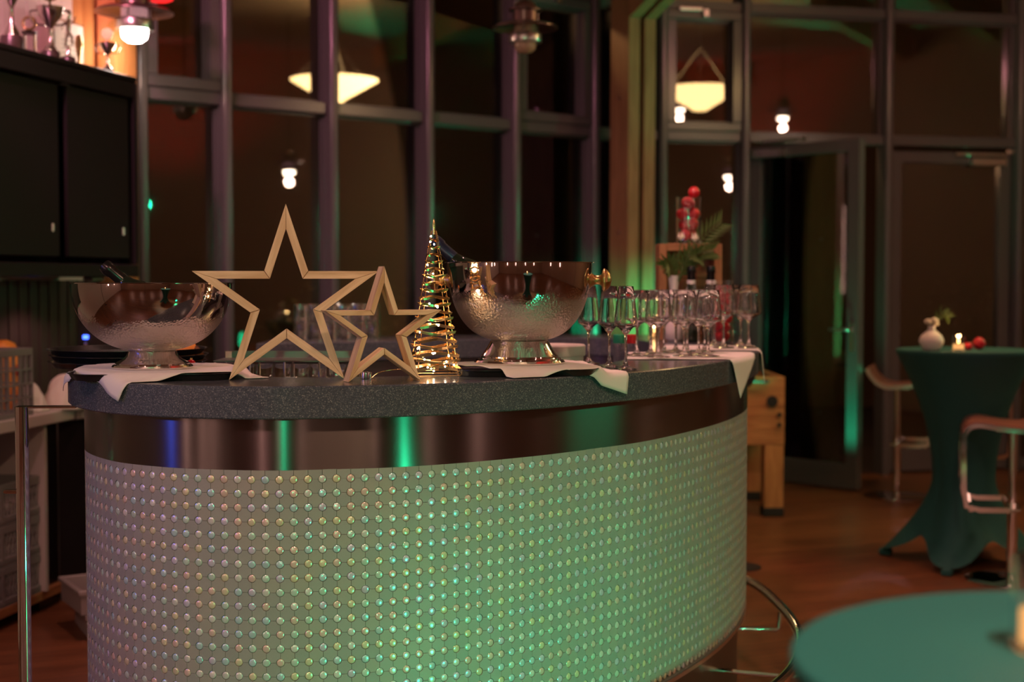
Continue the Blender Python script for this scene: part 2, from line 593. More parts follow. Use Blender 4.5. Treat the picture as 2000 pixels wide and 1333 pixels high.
# ================================================================== the room
CEIL = 4.0
KA = Vector((-2.03, 7.687)); KB = Vector((.71, 9.90)); KC = Vector((4.60, 10.757))   # facade: corner, bend, right end
DL = Vector((.277, .961))          # direction of the left wall (towards the facade)
NL = Vector((.961, -.277))         # its normal into the room
WL0 = KA - DL * 13.5               # left wall runs back past the camera
ROOM = [(WL0.x, WL0.y), (6.2, -5.2), (6.2, 11.1), (KC.x, KC.y), (KB.x, KB.y), (KA.x, KA.y)]

tag(MB().prism(ROOM, -.10, 0).obj('floor', M['floor']), kind='structure', label='reddish brown wooden floor of the hall')
tag(MB().prism(offset_poly(ROOM, .2), CEIL, CEIL + .1).obj('ceiling', M['ceiling']), kind='structure')


def wall(name, a, b, m, z0=0.0, z1=CEIL, th=.12):
    a = Vector(a); b = Vector(b); d = (b - a); L = d.length
    ang = math.atan2(d.y, d.x)
    mb = MB().box((L / 2, -th / 2, (z0 + z1) / 2), (L, th, z1 - z0))
    return tag(mb.obj(name, m, None, (a.x, a.y, 0), (0, 0, ang)), kind='structure')


wall('wall_back', (6.2, -5.2), (WL0.x, WL0.y), M['wall'], th=-.12)
wall('wall_right', (6.2, -5.2), (6.2, 11.1), M['wall'])
wall('wall_facade', (4.62, 10.76), (6.2, 11.1), M['wall'], th=-.12)
wl = wall('wall_left', (WL0.x, WL0.y), (KA.x - .01, KA.y), M['white_board'], th=-.12)
# upright boards on the left wall near the facade, above the cabinet
Lw = 13.5
k = 0
s = Lw - .10
while s > Lw - 2.6:
    wdt = .095
    honey = (Lw - s) < .55
    mb = MB().box((0, 0, 0), (wdt - .006, .016, CEIL - 2.0), bev=.003)
    inst('board', mb.mesh('board', M['board'] if honey else M['white_board']), wl, (s - wdt / 2, -.008, 2.0 + (CEIL - 2.0) / 2))
    s -= wdt
mb = MB().box((Lw - 1.9, -.012, 1.13), (3.4, .024, .55))
mb.obj('backsplash', M['dark_wall'], wl)
for i in range(26):
    MB().box((Lw - .5 - i * .08, -.028, 1.13), (.012, .008, .55)).obj('backsplash_rib', M['dark_wall'], wl)

# timber post in the corner beside the lit lamp
pq = KA - DL * .30 + NL * .085
post = empty('timber_post', (pq.x, pq.y, 0), math.atan2(DL.y, DL.x))
for dx in (-.055, .055):
    inst('post_half', MB().box((0, 0, CEIL / 2), (.09, .10, CEIL), bev=.006).mesh('post_half', M['board']), post, (dx, 0, 0))
tag(post, 'honey coloured double timber post glowing under the lit lamp', 'post')


# ------------------------------------------------------------------ glazed facade
def facade(name, a, b, bays, levels, sashes, skip=(), zmax=CEIL, label=None, first=True, last=True):
    a = Vector(a); b = Vector(b); d = b - a
    ang = math.atan2(d.y, d.x)
    root = tag(empty(name, (a.x, a.y, 0), ang), label, kind='structure')
    mw, md = .060, .150
    zs = [0.0] + list(levels) + [zmax]
    for i, t in enumerate(bays):
        if (i == 0 and not first) or (i == len(bays) - 1 and not last): continue
        pf = [(t + mw / 2, .025)]
        for sx in (-1, 1):
            for k in range(6):
                a = (PI if sx < 0 else 1.5 * PI) + k * PI / 10
                pf.append((t + sx * (mw / 2 - .022) + .022 * math.cos(a), -.125 + .022 + .022 * math.sin(a)))
        pf = [(t + mw / 2, .025), (t - mw / 2, .025)] + pf[1:]
        MB().prism(pf, 0, zmax).obj('mullion', M['frame'], root, smooth=40)
    for i in range(len(bays) - 1):
        t0, t1 = bays[i] + mw / 2, bays[i + 1] - mw / 2
        for j, z in enumerate(zs):
            if (i, 'rail', j) in skip: continue
            zz = z + (.04 if j == 0 else 0) - (.04 if j == len(zs) - 1 else 0)
            MB().box(((t0 + t1) / 2, -.015, zz), (t1 - t0, .13, .07), bev=.006).obj('transom', M['frame'], root)
        for j in range(len(zs) - 1):
            if (i, j) in skip: continue
            z0 = zs[j] + (.075 if j == 0 else .035); z1 = zs[j + 1] - (.075 if j == len(zs) - 2 else .035)
            e = 0.0
            if (i, j) in sashes:
                e = .062
                sh = MB()
                sh.box(((t0 + t1) / 2, -.05, z0 + e / 2), (t1 - t0 - .008, .09, e), bev=.006)
                sh.box(((t0 + t1) / 2, -.05, z1 - e / 2), (t1 - t0 - .008, .09, e), bev=.006)
                sh.box((t0 + e / 2 + .002, -.05, (z0 + z1) / 2), (e, .09, z1 - z0 - 2 * e), bev=.006)
                sh.box((t1 - e / 2 - .002, -.05, (z0 + z1) / 2), (e, .09, z1 - z0 - 2 * e), bev=.006)
                so = sh.obj('sash', M['frame'], root)
                MB().box((t0 + .30 * (t1 - t0), -.11, z1 + .005), (.30 * (t1 - t0), .022, .022), bev=.004).obj('stay_arm', M['satin'], so)
                MB().box((t0 + .5 * (t1 - t0), -.11, z1 - .02), (.03, .03, .05), bev=.004).obj('stay_bracket', M['satin'], so)
            bead = MB()
            for (cx, cz, sx, sz) in (((t0 + t1) / 2, z0 + e + .006, t1 - t0 - 2 * e, .012), ((t0 + t1) / 2, z1 - e - .006, t1 - t0 - 2 * e, .012),
                                     (t0 + e + .006, (z0 + z1) / 2, .012, z1 - z0 - 2 * e - .024), (t1 - e - .006, (z0 + z1) / 2, .012, z1 - z0 - 2 * e - .024)):
                bead.box((cx, -.012, cz), (sx, .03, sz))
            bead.obj('glazing_bead', M['frame'], root)
            MB().box(((t0 + t1) / 2, 0, (z0 + z1) / 2), (t1 - t0 - 2 * e - .002, .008, z1 - z0 - 2 * e - .002)).obj('pane', M['pane'], root)
    return root


DA = (KB - KA); LA = DA.length
tb = []
UA = DA.normalized()
for px in (430, 640, 830, 1000, 1155):           # mullion lines of the photograph, spacing .69 m
    pass
t430 = .50
tb = [0.0, t430] + [t430 + .689 * i for i in range(1, 5)] + [LA]
facade('window_1', KA, KB, tb, (2.41, 3.31), {(0, 1), (4, 1), (4, 2)}, label='grey framed window wall behind the bar', last=False)
DB = (KC - KB); UB = DB.normalized()


def t_on_b(X):
    return (X - KB.x) / UB.x


tr = [0.0, .32, t_on_b(1.616), t_on_b(2.677), t_on_b(3.70), DB.length]
facade('window_2', KB, KC, tr, (2.41, 3.31), {(1, 1)}, skip={(2, 0), (3, 0), (2, 'rail', 0), (3, 'rail', 0)}, label='grey framed window wall with the two glass doors')
angB = math.atan2(UB.y, UB.x)


def door(name, hinge, ang, wd, ht, label, hinge_side, handle=True, closer=None):
    root = tag(empty(name, (hinge[0], hinge[1], 0), ang), label, kind='structure')
    st = .085
    z0 = .012
    for cx in (st / 2, wd - st / 2):
        MB().box((cx, 0, z0 + ht / 2), (st, .065, ht), bev=.006).obj('stile', M['frame'], root)
    MB().box((wd / 2, 0, z0 + .085), (wd - 2 * st, .065, .17), bev=.006).obj('bottom_rail', M['frame'], root)
    MB().box((wd / 2, 0, z0 + ht - st / 2), (wd - 2 * st, .065, st), bev=.006).obj('top_rail', M['frame'], root)
    MB().box((wd / 2, 0, z0 + (.17 + ht - st) / 2), (wd - 2 * st, .010, ht - st - .17)).obj('pane', M['pane'], root)
    hx = wd - st / 2
    if handle:
        for sy in (-1, 1):
            pl = MB().box((hx, sy * .036, 1.03), (.034, .008, .20), bev=.003).obj('handle_plate', M['satin'], root)
            MB().tube([(hx, sy * .036, 1.08), (hx, sy * .085, 1.08), (hx - .03, sy * .09, 1.08), (hx - .14, sy * .09, 1.08)], .0095, 8).obj('handle', M['satin'], pl, smooth=60)
    for z in (.3, 1.28, 2.1):
        MB().tube([(-.004, -.045, z - .08), (-.004, -.045, z + .08)], .010, 8).obj('hinge', M['satin'], root, smooth=60)
    if closer:
        c = MB().box((.17, -.055, ht - .045), (.26, .045, .06), bev=.008).obj('door_closer', M['satin'], root)
        MB().box((.30, -.06, ht + .035), (.36, .02, .022), bev=.004).obj('closer_arm', M['satin'], c)
    return root


hB = KB + UB * (t_on_b(1.616) + .06)
pd = Vector((2.284, 9.392)) - Vector((hB.x, hB.y - .08))
door('door_1', (hB.x + .02, hB.y - .07), math.atan2(pd.y, pd.x), pd.length, 2.33, 'grey framed glass door standing open into the hall', -1, closer=True)
h2 = KB + UB * (t_on_b(3.70) - .04)
door('door_2', (h2.x, h2.y - .01), angB + PI, t_on_b(3.70) - t_on_b(2.677) - .09, 2.33, 'closed grey framed glass door with a door closer', 1, handle=False, closer=False)
cl = MB().box((0, 0, 0), (.27, .05, .062), bev=.008).obj('door_closer', M['satin'], bpy.data.objects['door_2'], (.20, .06, 2.27))
MB().box((0, 0, 0), (.40, .02, .024), bev=.004).obj('closer_arm', M['satin'], cl, (.06, 0, .055))


# ------------------------------------------------------------------ arch of the roof
def arch():
    base = Vector((.835, 9.30, 0))
    dv = Vector((.40, -.917, 0)).normalized()          # the way the arch swings into the room
    sv = Vector((.917, .40, 0))
    root = empty('timber_column', base)
    dep = .25
    for sgn in (-1, 1):
        hv = []
        for (x, e0) in ((0, .018), (0, .098), (-dep, .098), (-dep, .018)):
            hv.append(dv * x + sv * (sgn * e0))
        if sgn < 0: hv = [hv[0], hv[3], hv[2], hv[1]]
        # slight lean into the room, as the photograph shows
        vs = [(q.x, q.y, 0) for q in hv] + [(q.x + dv.x * .03, q.y + dv.y * .03, CEIL - .01) for q in hv]
        MB().add(vs, [(3, 2, 1, 0), (4, 5, 6, 7)] + [(i, (i + 1) % 4, 4 + (i + 1) % 4, 4 + i) for i in range(4)]).obj('post_half', M['glulam_up'], root)
        L_ = 2.35; sl = math.atan(.343)
        rv = []
        for (l, d) in ((0, 0), (L_, 0), (L_, .22), (0, .22)):
            x = .03 + l * math.cos(sl) - d * math.sin(sl) * .2; z = 3.10 + l * math.sin(sl) + d * math.cos(sl)
            rv.append((x, z))
        vs = [dv * x + sv * (sgn * .019) + Vector((0, 0, z)) for x, z in rv] + [dv * x + sv * (sgn * .097) + Vector((0, 0, z)) for x, z in rv]
        MB().add(vs, [(0, 1, 2, 3), (7, 6, 5, 4)] + [(i, 4 + i, 4 + (i + 1) % 4, (i + 1) % 4) for i in range(4)]).obj('rafter_half', M['glulam'], root)
    for z in (.4, 1.72, 2.6):
        MB().tube([sv * -.11 + dv * .0 + Vector((0, 0, z)) - dv * .1, sv * .11 + Vector((0, 0, z)) - dv * .1], .012, 8).obj('bolt', M['satin'], root)
    return tag(root, 'tall double timber post and rafter lit green left of the open door', 'post')


arch()
# ceiling beams that show again in the window panes
for i, (x0, y0, x1, y1) in enumerate(((-1.5, -3.5, 3.6, 5.4), (1.2, -3.6, 5.6, 4.4), (3.7, 8.2, 6.1, 6.5), (4.1, 9.2, 6.1, 7.8))):
    a = Vector((x0, y0, CEIL - .13)); b = Vector((x1, y1, CEIL - .13)); d = b - a
    o = MB().box((0, 0, 0), (d.length, .14, .24), bev=.01).obj('ceiling_beam', M['glulam'], None, (a + b) / 2, (0, 0, math.atan2(d.y, d.x)))
    tag(o, kind='structure')

# ------------------------------------------------------------------ garden behind the glass
tag(MB().prism([(-9, 7.0), (-2.5, 7.6), (.7, 10.1), (4.7, 11.2), (12, 12.0), (12, 20), (-9, 20)], -.16, -.12).obj('ground', M['earth']), kind='structure')
tag(MB().box((1.5, 17.2, 2.9), (24, .10, 6.1)).obj('garden_backdrop', M['twig']), kind='structure', label='dark brown backdrop added across the garden to tone the panes')  # added backdrop, tall enough to turn the panes evenly brown


def shrub(loc, h, seed, label):
    rnd = random.Random(seed)
    root = empty('shrub', loc)
    st = MB(); lf = MB()
    for i in range(9):
        a = rnd.uniform(0, 2 * PI); sp = rnd.uniform(.15, .55) * h
        pts = [Vector((0, 0, -.1))]
        for q in (.35, .7, 1.0):
            pts.append(Vector((math.cos(a) * sp * q + rnd.uniform(-.05, .05), math.sin(a) * sp * q, h * q * rnd.uniform(.8, 1.0))))
        pts = catmull(pts, 4)
        st.tube(pts, [.012 * (1 - .7 * j / len(pts)) for j in range(len(pts))], 5)
        for j in range(26):
            p = pts[rnd.randrange(3, len(pts))] + Vector((rnd.uniform(-.14, .14), rnd.uniform(-.14, .14), rnd.uniform(-.1, .12)))
            b = rnd.uniform(0, 6.3); L = rnd.uniform(.05, .11)
            u = Vector((math.cos(b), math.sin(b), rnd.uniform(-.6, .5))).normalized() * L
            v = u.cross(Vector((0, 0, 1))).normalized() * L * .22
            lf.add([p, p + u * .5 + v, p + u, p + u * .5 - v, p + u * .5 + Vector((0, 0, .006))], [(0, 3, 4), (3, 2, 4), (2, 1, 4), (1, 0, 4)])
    st.obj('branches', M['twig'], root, smooth=60)
    tag(lf.obj('foliage', M['garden_leaf'], root), kind='stuff')
    tag(root, label, 'shrub', 'shrubs outside the window')


shrub((-1.35, 9.6, -.12), 1.55, 3, 'brown leafy shrub seen through the glass between the big star arms')
shrub((-.15, 11.2, -.12), 1.75, 4, 'arching shrub behind the glass left of the light tree')
shrub((1.0, 12.6, -.12), 2.1, 5, 'tall thin shrub behind the glass above the right cooler')
shrub((2.4, 13.6, -.12), 2.2, 6, 'bare twiggy shrub outside right of the timber arch')
shrub((4.5, 13.2, -.12), 1.7, 8, 'dim shrub outside the closed glass door')
lamp('POINT', (-.55, 10.4, 3.75), 60, (1.0, .50, .20), .08)  # added lamp above the view, gives the garden its brown glow
lamp('POINT', (1.2, 13.4, 2.6), 22, (1.0, .45, .22), .08)  # second added lamp, hidden behind the timber column

# ================================================================== the bar
TOP, THK = 1.160, .076
outer_ctrl = [(-1.10, 4.30), (-1.175, 4.12), (-1.19, 3.90), (-1.165, 3.72), (-1.10, 3.565), (-1.00, 3.42), (-.912, 3.346), (-.786, 3.278), (-.632, 3.242), (-.53, 3.236),
              (-.428, 3.256), (-.284, 3.288), (-.170, 3.340), (-.054, 3.412), (.102, 3.535), (.24, 3.675), (.387, 3.842), (.53, 4.075), (.665, 4.335), (.765, 4.585),
              (.835, 4.82), (.880, 5.07), (.898, 5.35), (.892, 5.65), (.855, 5.95), (.77, 6.22), (.58, 6.40), (.30, 6.46), (-.10, 6.38), (-.50, 6.24), (-1.0, 6.05)]
outer = smooth_pts(resample(catmull([Vector((*p, 0)) for p in outer_ctrl], 12), .02), 6)
inner_ctrl = [(-.84, 4.12), (-.86, 3.95), (-.82, 3.80), (-.72, 3.63), (-.55, 3.55), (-.38, 3.565), (-.20, 3.63), (-.02, 3.76), (.14, 3.92), (.26, 4.12), (.36, 4.40), (.43, 4.70),
              (.48, 5.0), (.52, 5.3), (.54, 5.55), (.52, 5.80), (.44, 5.98), (.28, 6.05), (.02, 5.97), (-.40, 5.74), (-.80, 5.56), (-1.0, 5.48)]
inner = smooth_pts(resample(catmull([Vector((*p, 0)) for p in inner_ctrl], 12), .025), 5)
ring = [(p.x, p.y) for p in outer] + [(p.x, p.y) for p in reversed(inner)]
NB = len(outer)

bar = tag(empty('bar_counter', (-.1, 4.6, 0)), 'curved bar with grey speckled top and disc studded tile front', 'bar')
BL = Vector((-.1, 4.6, 0))


def loc2(p): return (p[0] - BL.x, p[1] - BL.y)


slab = MB().prism([loc2(p) for p in ring], TOP - THK, TOP, cham=.003)
slab.obj('countertop', M['stone'], bar, smooth=30)


def offs(path, d):
    out = []; n = len(path)
    for i in range(n):
        t = (path[min(i + 1, n - 1)] - path[max(i - 1, 0)]).normalized()
        out.append(path[i] - Vector((t.y, -t.x, 0)) * d)
    return out


def strip(name, path, z0, z1, m, th=.004, smooth=60, uv=False):
    """a bent sheet following the path"""
    n = len(path); vs = []; fs = []
    ins = offs(path, th)
    for p, q in zip(path, ins):
        vs += [(p.x - BL.x, p.y - BL.y, z0), (p.x - BL.x, p.y - BL.y, z1), (q.x - BL.x, q.y - BL.y, z1), (q.x - BL.x, q.y - BL.y, z0)]
    for i in range(n - 1):
        a = i * 4; b = a + 4
        for k in range(4):
            l = (k + 1) % 4
            fs.append((a + k, b + k, b + l, a + l))
    fs.append((0, 1, 2, 3)); e = (n - 1) * 4; fs.append((e + 3, e + 2, e + 1, e))
    mb = MB().add(vs, fs)
    me = mb.mesh(name, m, smooth)
    if uv:
        ul = me.uv_layers.new(name='UVMap')
        s = [0.0]
        for i in range(1, n): s.append(s[-1] + (path[i] - path[i - 1]).length)
        for poly in me.polygons:
            for li in poly.loop_indices:
                vi = me.loops[li].vertex_index
                ul.data[li].uv = (s[vi // 4], me.vertices[vi].co.z)
    return inst(name, me, bar)


# faces follow the slab, set back under it; they run from the left end round the front to the far side
face_path = offs(outer, .040)[6:]
strip('steel_band', face_path, .962, TOP - THK, M['brushed'], .02, uv=True)
strip('tile_backing', offs(face_path, .0065), .262, .966, M['grout'], .02)
strip('panel_edge', offs(face_path, -.0012), .250, .262, M['satin'], .012)
strip('plinth', offs(face_path, .03), .0, .262, M['plinth'], .02)
# inside of the bar
inn_path = offs([p for p in inner], -.03)
strip('inner_lining', inn_path[6:-2], .0, TOP - THK, M['dark_wall'], .015)

# tiles and discs
PITCH_T = .033
tp = resample(face_path, .001)
# arc-length sampling of lattice columns
cols = resample(face_path, PITCH_T)
NCOL = len(cols)
ZR = [.940 - PITCH_T * i for i in range(21)]


def col_frame(i):
    t = (cols[min(i + 1, NCOL - 1)] - cols[max(i - 1, 0)]).normalized()
    return t, Vector((t.y, -t.x, 0))


hole = .0102


def tile_geo(hw, hh, z_shift=0.0):
    pts = []
    for (cx, cy, a0) in ((hw, -hh, PI), (hw, hh, 1.5 * PI), (-hw, hh, 0), (-hw, -hh, .5 * PI)):
        for k in range(4):
            a = a0 - (PI / 2) * k / 3 if False else a0 - (PI / 2) * (k / 3)
            g = .0003
            pts.append((cx + hole * math.cos(a) - (g if cx > 0 else -g) * (1 if abs(math.cos(a)) < .1 else 0), cy + hole * math.sin(a) - (g if cy > 0 else -g) * (1 if abs(math.sin(a)) < .1 else 0)))
    return pts


def tile_mb():
    h = PITCH_T / 2
    pts = tile_geo(h, h)
    n = len(pts)
    th = .005
    ins = [(x * .985, y * .985) for x, y in pts]
    vs = [(x, 0.0, y) for x, y in pts] + [(x, -th + .0006, y) for x, y in pts] + [(x, -th, y) for x, y in ins]
    fs = []
    for k in range(2):
        for i in range(n):
            j = (i + 1) % n
            fs.append((k * n + i, k * n + j, k * n + n + j, k * n + n + i))
    fs.append(tuple(2 * n + i for i in range(n)))
    return vs, fs


tv, tf = tile_mb()
dv_prof = [(.0095, -.0010), (.0093, .0022), (.0080, .0032), (.0045, .0038), (0, .0040)]
dm = MB().lathe(dv_prof, 12, axis='Y')
# lathe axis Y gives +Y: flip so the dome looks along -Y
dvv = [(x, -y, z) for (x, y, z) in dm.v]; dff = [list(reversed(f)) for f in dm.f]

tile_me = []
for m in M['tile']:
    a = MB().add(tv, tf); tile_me.append(a.mesh('tile', m))
disc_me = []
for m in M['disc']:
    a = MB().add(dvv, dff); disc_me.append(a.mesh('disc', m, 50))


def shown(p, nrm):
    v = Vector((0, 0, EYE)) - p
    c = (p - Vector((0, 0, EYE))).dot(FW)
    if c < .2: return 0
    x = 1000 + F_PX * p.x / c; y = 666.5 - F_PX * (p - Vector((0, 0, EYE))).dot(UP) / c
    if not (0 < x < 2000 and 0 < y < 1333): return 0
    return max(0, nrm.dot(v.normalized())) / v.length_squared


discs = []; tiles = []
for i in range(NCOL):
    t, nr = col_frame(i)
    rz = math.atan2(t.y, t.x)
    for j, z in enumerate(ZR):
        p = cols[i] - nr * .004; p = Vector((p.x, p.y, z))
        discs.append((shown(p, nr), p, rz))
    if i < NCOL - 1:
        t2 = (cols[i + 1] - cols[i]).normalized(); n2 = Vector((t2.y, -t2.x, 0)); mid = (cols[i] + cols[i + 1]) / 2 - n2 * .005
        for j in range(len(ZR) - 1):
            p = Vector((mid.x, mid.y, (ZR[j] + ZR[j + 1]) / 2))
            tiles.append((shown(p, n2), p, math.atan2(t2.y, t2.x)))
        # cut row under the steel band
        tiles.append((-1, Vector((mid.x, mid.y, .940)), math.atan2(t2.y, t2.x)))
discs.sort(key=lambda q: -q[0]); tiles.sort(key=lambda q: -q[0])
rnd = random.Random(11)
for name, lst, mes, base_v, base_f, mats, sm in (('disc', discs, disc_me, dvv, dff, M['disc'], 50), ('tile', tiles, tile_me, tv, tf, M['tile'], None)):
    for (s, p, rz) in lst[:298]:
        k = rnd.randrange(len(mes))
        tilt = rnd.uniform(-.10, .10) if name == 'disc' else rnd.uniform(-.012, .012)
        tl2 = rnd.uniform(-.10, .10) if name == 'disc' else rnd.uniform(-.012, .012)
        inst(name, mes[k], bar, p - BL, (tilt, 0, rz + tl2))
    rest = MB()
    for (s, p, rz) in lst[298:]:
        rest.cur = rnd.randrange(len(mats))
        half = (s == -1)
        Mx = Matrix.Translation(p - BL) @ Matrix.Rotation(rz + (rnd.uniform(-.1, .1) if name == 'disc' else 0), 4, 'Z') @ Matrix.Rotation(rnd.uniform(-.1, .1) if name == 'disc' else 0, 4, 'X')
        if half:
            h = PITCH_T / 2
            lo = [(-h + .0005 + .0, hole), (-h + hole * .5, hole * .866), (-h + hole * .866, hole * .5), (-h + hole, .0), (h - hole, .0), (h - hole * .866, hole * .5), (h - hole * .5, hole * .866), (h - .0005, hole), (h - .0005, .0225), (-h + .0005, .0225)]
            n_ = len(lo)
            vs = [(x, 0, z) for x, z in lo] + [(x, -.005, z) for x, z in lo]
            rest.add([Mx @ Vector(q) for q in vs], [tuple(range(n_, 2 * n_))] + [(i, (i + 1) % n_, n_ + (i + 1) % n_, n_ + i) for i in range(n_)])
        else:
            rest.add([Mx @ Vector(q) for q in base_v], base_f)
    tag(rest.obj('further_' + name + 's', mats, bar, smooth=sm), kind='stuff')

# foot rail round the right end
rail_ctrl = [(.80, 5.66), (.872, 5.52), (.918, 5.37), (.940, 5.20), (.950, 4.99), (.952, 4.80), (.938, 4.60), (.895, 4.38), (.815, 4.14), (.70, 3.91), (.56, 3.70), (.40, 3.51), (.22, 3.35), (.10, 3.27), (.02, 3.28), (.03, 3.42)]
rp_ = smooth_pts(catmull([Vector((*p, .25)) for p in rail_ctrl], 8), 3)
MB().tube([p - BL for p in rp_], .0175, 12).obj('foot_rail', M['chrome'], bar, smooth=60)
inn_face = offs(face_path, .035)
for (bx, by) in ((.950, 4.99), (.895, 4.38), (.56, 3.70), (.22, 3.35)):
    a = Vector((bx, by, 0))
    b = min(inn_face, key=lambda q: (q - a).length)
    u = (b - a).normalized()
    MB().tube([Vector((b.x, b.y, .165)) - BL, Vector((a.x, a.y, .165)) - BL + u * .015, Vector((a.x, a.y, .172)) - BL + u * .003, Vector((a.x, a.y, .24)) - BL], .008, 8).obj('rail_bracket', M['chrome'], bar, smooth=60)

# work surface inside the bar, from the lining inwards
inw = [Vector((p.x, p.y, 0)) for p in inner if p.y < 5.0]
a_ = offs(inw, -.012); b_ = offs(inw, .33); c_ = offs(inw, .29)
wk = tag(empty('back_worktop', (0, 0, 0)), 'low steel worktop inside the bar behind the raised counter', 'worktop')
MB().prism([(p.x, p.y) for p in a_[8:-4]] + [(p.x, p.y) for p in reversed(b_[8:-4])], .90, .93).obj('steel_top', M['satin'], wk)
MB().prism([(p.x, p.y) for p in a_[8:-4]] + [(p.x, p.y) for p in reversed(c_[8:-4])], .0, .90).obj('body', M['dark_wall'], wk)
WORK = .93

# ================================================================== things on the bar
def nearest_outer(p):
    """signed distance to the counter's outer edge (positive outside), foot point and outward normal"""
    P = Vector((p[0], p[1], 0)); best = None
    for a, b in zip(outer[:-1], outer[1:]):
        d = b - a
        t = max(0, min(1, (P - a).dot(d) / d.length_squared))
        q = a + d * t; L = (P - q).length
        if best is None or L < best[0]: best = (L, q, d.normalized())
    t = best[2]
    nr = Vector((t.y, -t.x, 0))
    return (P - best[1]).dot(nr), best[1], nr


def tray_sd(p, rest):
    """how far outside the tray's rounded square a point lies"""
    c, h, zt, rz = rest
    d = Matrix.Rotation(-rz, 3, 'Z') @ Vector((p.x - c[0], p.y - c[1], 0))
    cr = h * .45
    qx = abs(d.x) - (h - cr); qy = abs(d.y) - (h - cr)
    return math.hypot(max(qx, 0), max(qy, 0)) + min(max(qx, qy), 0) - cr


def cloth(name, A, B, C, D, label, rest=None, seed=1, nu=40, wave=.003):
    """a square cloth A-B-C-D laid on the counter (over a tray if rest is given) and falling over the edge"""
    rnd = random.Random(seed)
    ph = [rnd.uniform(0, 6.28) for _ in range(6)]
    A, B, C, D = [Vector((*q, 0)) for q in (A, B, C, D)]
    cen = (A + B + C + D) / 4
    vs = []; fs = []
    floor_z = TOP + .0018
    for i in range(nu + 1):
        for j in range(nu + 1):
            u = i / nu; v = j / nu
            p = (A * (1 - u) + B * u) * (1 - v) + (D * (1 - u) + C * u) * v
            edge = max(abs(u - .5), abs(v - .5)) * 2
            z = floor_z
            if rest:
                e = tray_sd(p, rest)
                ew = e - .005 + .012 * math.sin(9 * u + ph[0]) * math.sin(8 * v + ph[1]) * max(0, min(1, (e - .006) / .04))
                z = rest[2] - max(0, ew) * .75 if e > 0 else rest[2]
                z = max(z, floor_z)
            wob = wave * (math.sin(7 * u + ph[0]) * math.sin(6 * v + ph[1]) + .6 * math.sin(13 * v + 5 * u + ph[2])) * max(0, edge - .45) / .55
            sd, q, nr = nearest_outer(p)
            rc = .012
            e = sd + .006
            if e > 0:
                lift = max(z - floor_z, 0)
                if e < rc * PI / 2:
                    th = e / rc
                    p = q + nr * (-.006 + rc * math.sin(th)); z = floor_z - rc * (1 - math.cos(th)) + lift
                else:
                    ee = e - rc * PI / 2
                    p = q + nr * (rc - .004 + ee * .10); z = floor_z - rc - ee + lift * max(0, 1 - ee * 12)
            else:
                z += abs(wob) * min(1, -e * 30)
            vs.append((p.x - cen.x, p.y - cen.y, z - TOP))
    n = nu + 1
    for i in range(nu):
        for j in range(nu):
            fs.append((i * n + j, (i + 1) * n + j, (i + 1) * n + j + 1, i * n + j + 1))
    o = MB().add(vs, fs).obj(name, M['linen'], None, (cen.x, cen.y, TOP), smooth=180)
    md = o.modifiers.new('thickness', 'SOLIDIFY'); md.thickness = .0012; md.offset = 1.0
    return tag(o, label, 'napkin')


def tray(c, rad, label, z=None, n_seg=56, square=None):
    z = TOP if z is None else z
    root = empty('serving_tray', (c[0], c[1], z + .0006))
    if square is not None:
        root.rotation_euler = (0, 0, square)
        mb = MB(); vs = []; fs = []; n = 64
        prof = [(-.016, 0), (-.012, 0), (-.004, .014), (.0, .0155), (.0, .0170), (-.005, .0165), (-.016, .004), (-.020, .004)]
        for (d, zz) in prof:
            h = rad + d; cr = rad * .45 + d
            for k in range(n):
                a = 2 * PI * k / n + PI / n
                cx = (h - cr) * (1 if math.cos(a) > 0 else -1); cy = (h - cr) * (1 if math.sin(a) > 0 else -1)
                vs.append((cx + cr * math.cos(a), cy + cr * math.sin(a), zz))
        for r_ in range(len(prof) - 1):
            for k in range(n):
                l = (k + 1) % n
                fs.append((r_ * n + k, r_ * n + l, (r_ + 1) * n + l, (r_ + 1) * n + k))
        fs.append(tuple(range(n - 1, -1, -1))); fs.append(tuple((len(prof) - 1) * n + k for k in range(n)))
        mb.add(vs, fs).obj('tray_dish', M['black_plastic'], root, smooth=35)
        return tag(root, label, 'tray')
    prof = [(0, 0), (rad - .012, 0), (rad, .014), (rad + .004, .0155), (rad + .004, .0170), (rad - .001, .0165), (rad - .014, .004), (0, .004)]
    MB().lathe(prof, n_seg).obj('tray_dish', M['black_plastic'], root, smooth=35)
    return tag(root, label, 'tray')


def cooler(name, c, z0, H, foot, rim_r, neck_r, foot_h, exp_, fm, label, lip=.007):
    root = tag(empty(name, (c[0], c[1], z0)), label, 'wine cooler')
    prof = []
    n = 40
    t0 = math.acos(min(1, (neck_r / rim_r) ** (1 / exp_)))
    for i in range(n + 1):
        t = t0 * (1 - i / n)
        prof.append((rim_r * math.cos(t) ** exp_, H - (H - foot_h) * math.sin(t) / math.sin(t0)))
    out = [(0, foot_h - .001)] + prof
    out += [(rim_r + lip, H + .0005), (rim_r + lip + .0005, H + .002), (rim_r + lip - .001, H + .0032), (rim_r - .002, H + .002)]
    inn = [(max(r - .0025, 0), z + .0025) for (r, z) in reversed(prof)][1:]
    out += inn + [(0, foot_h + .003)]
    MB().lathe(out, 96).obj('bowl', fm, root, smooth=45)
    MB().lathe(foot, 72).obj('foot', M['chrome'], root, smooth=28)
    return root


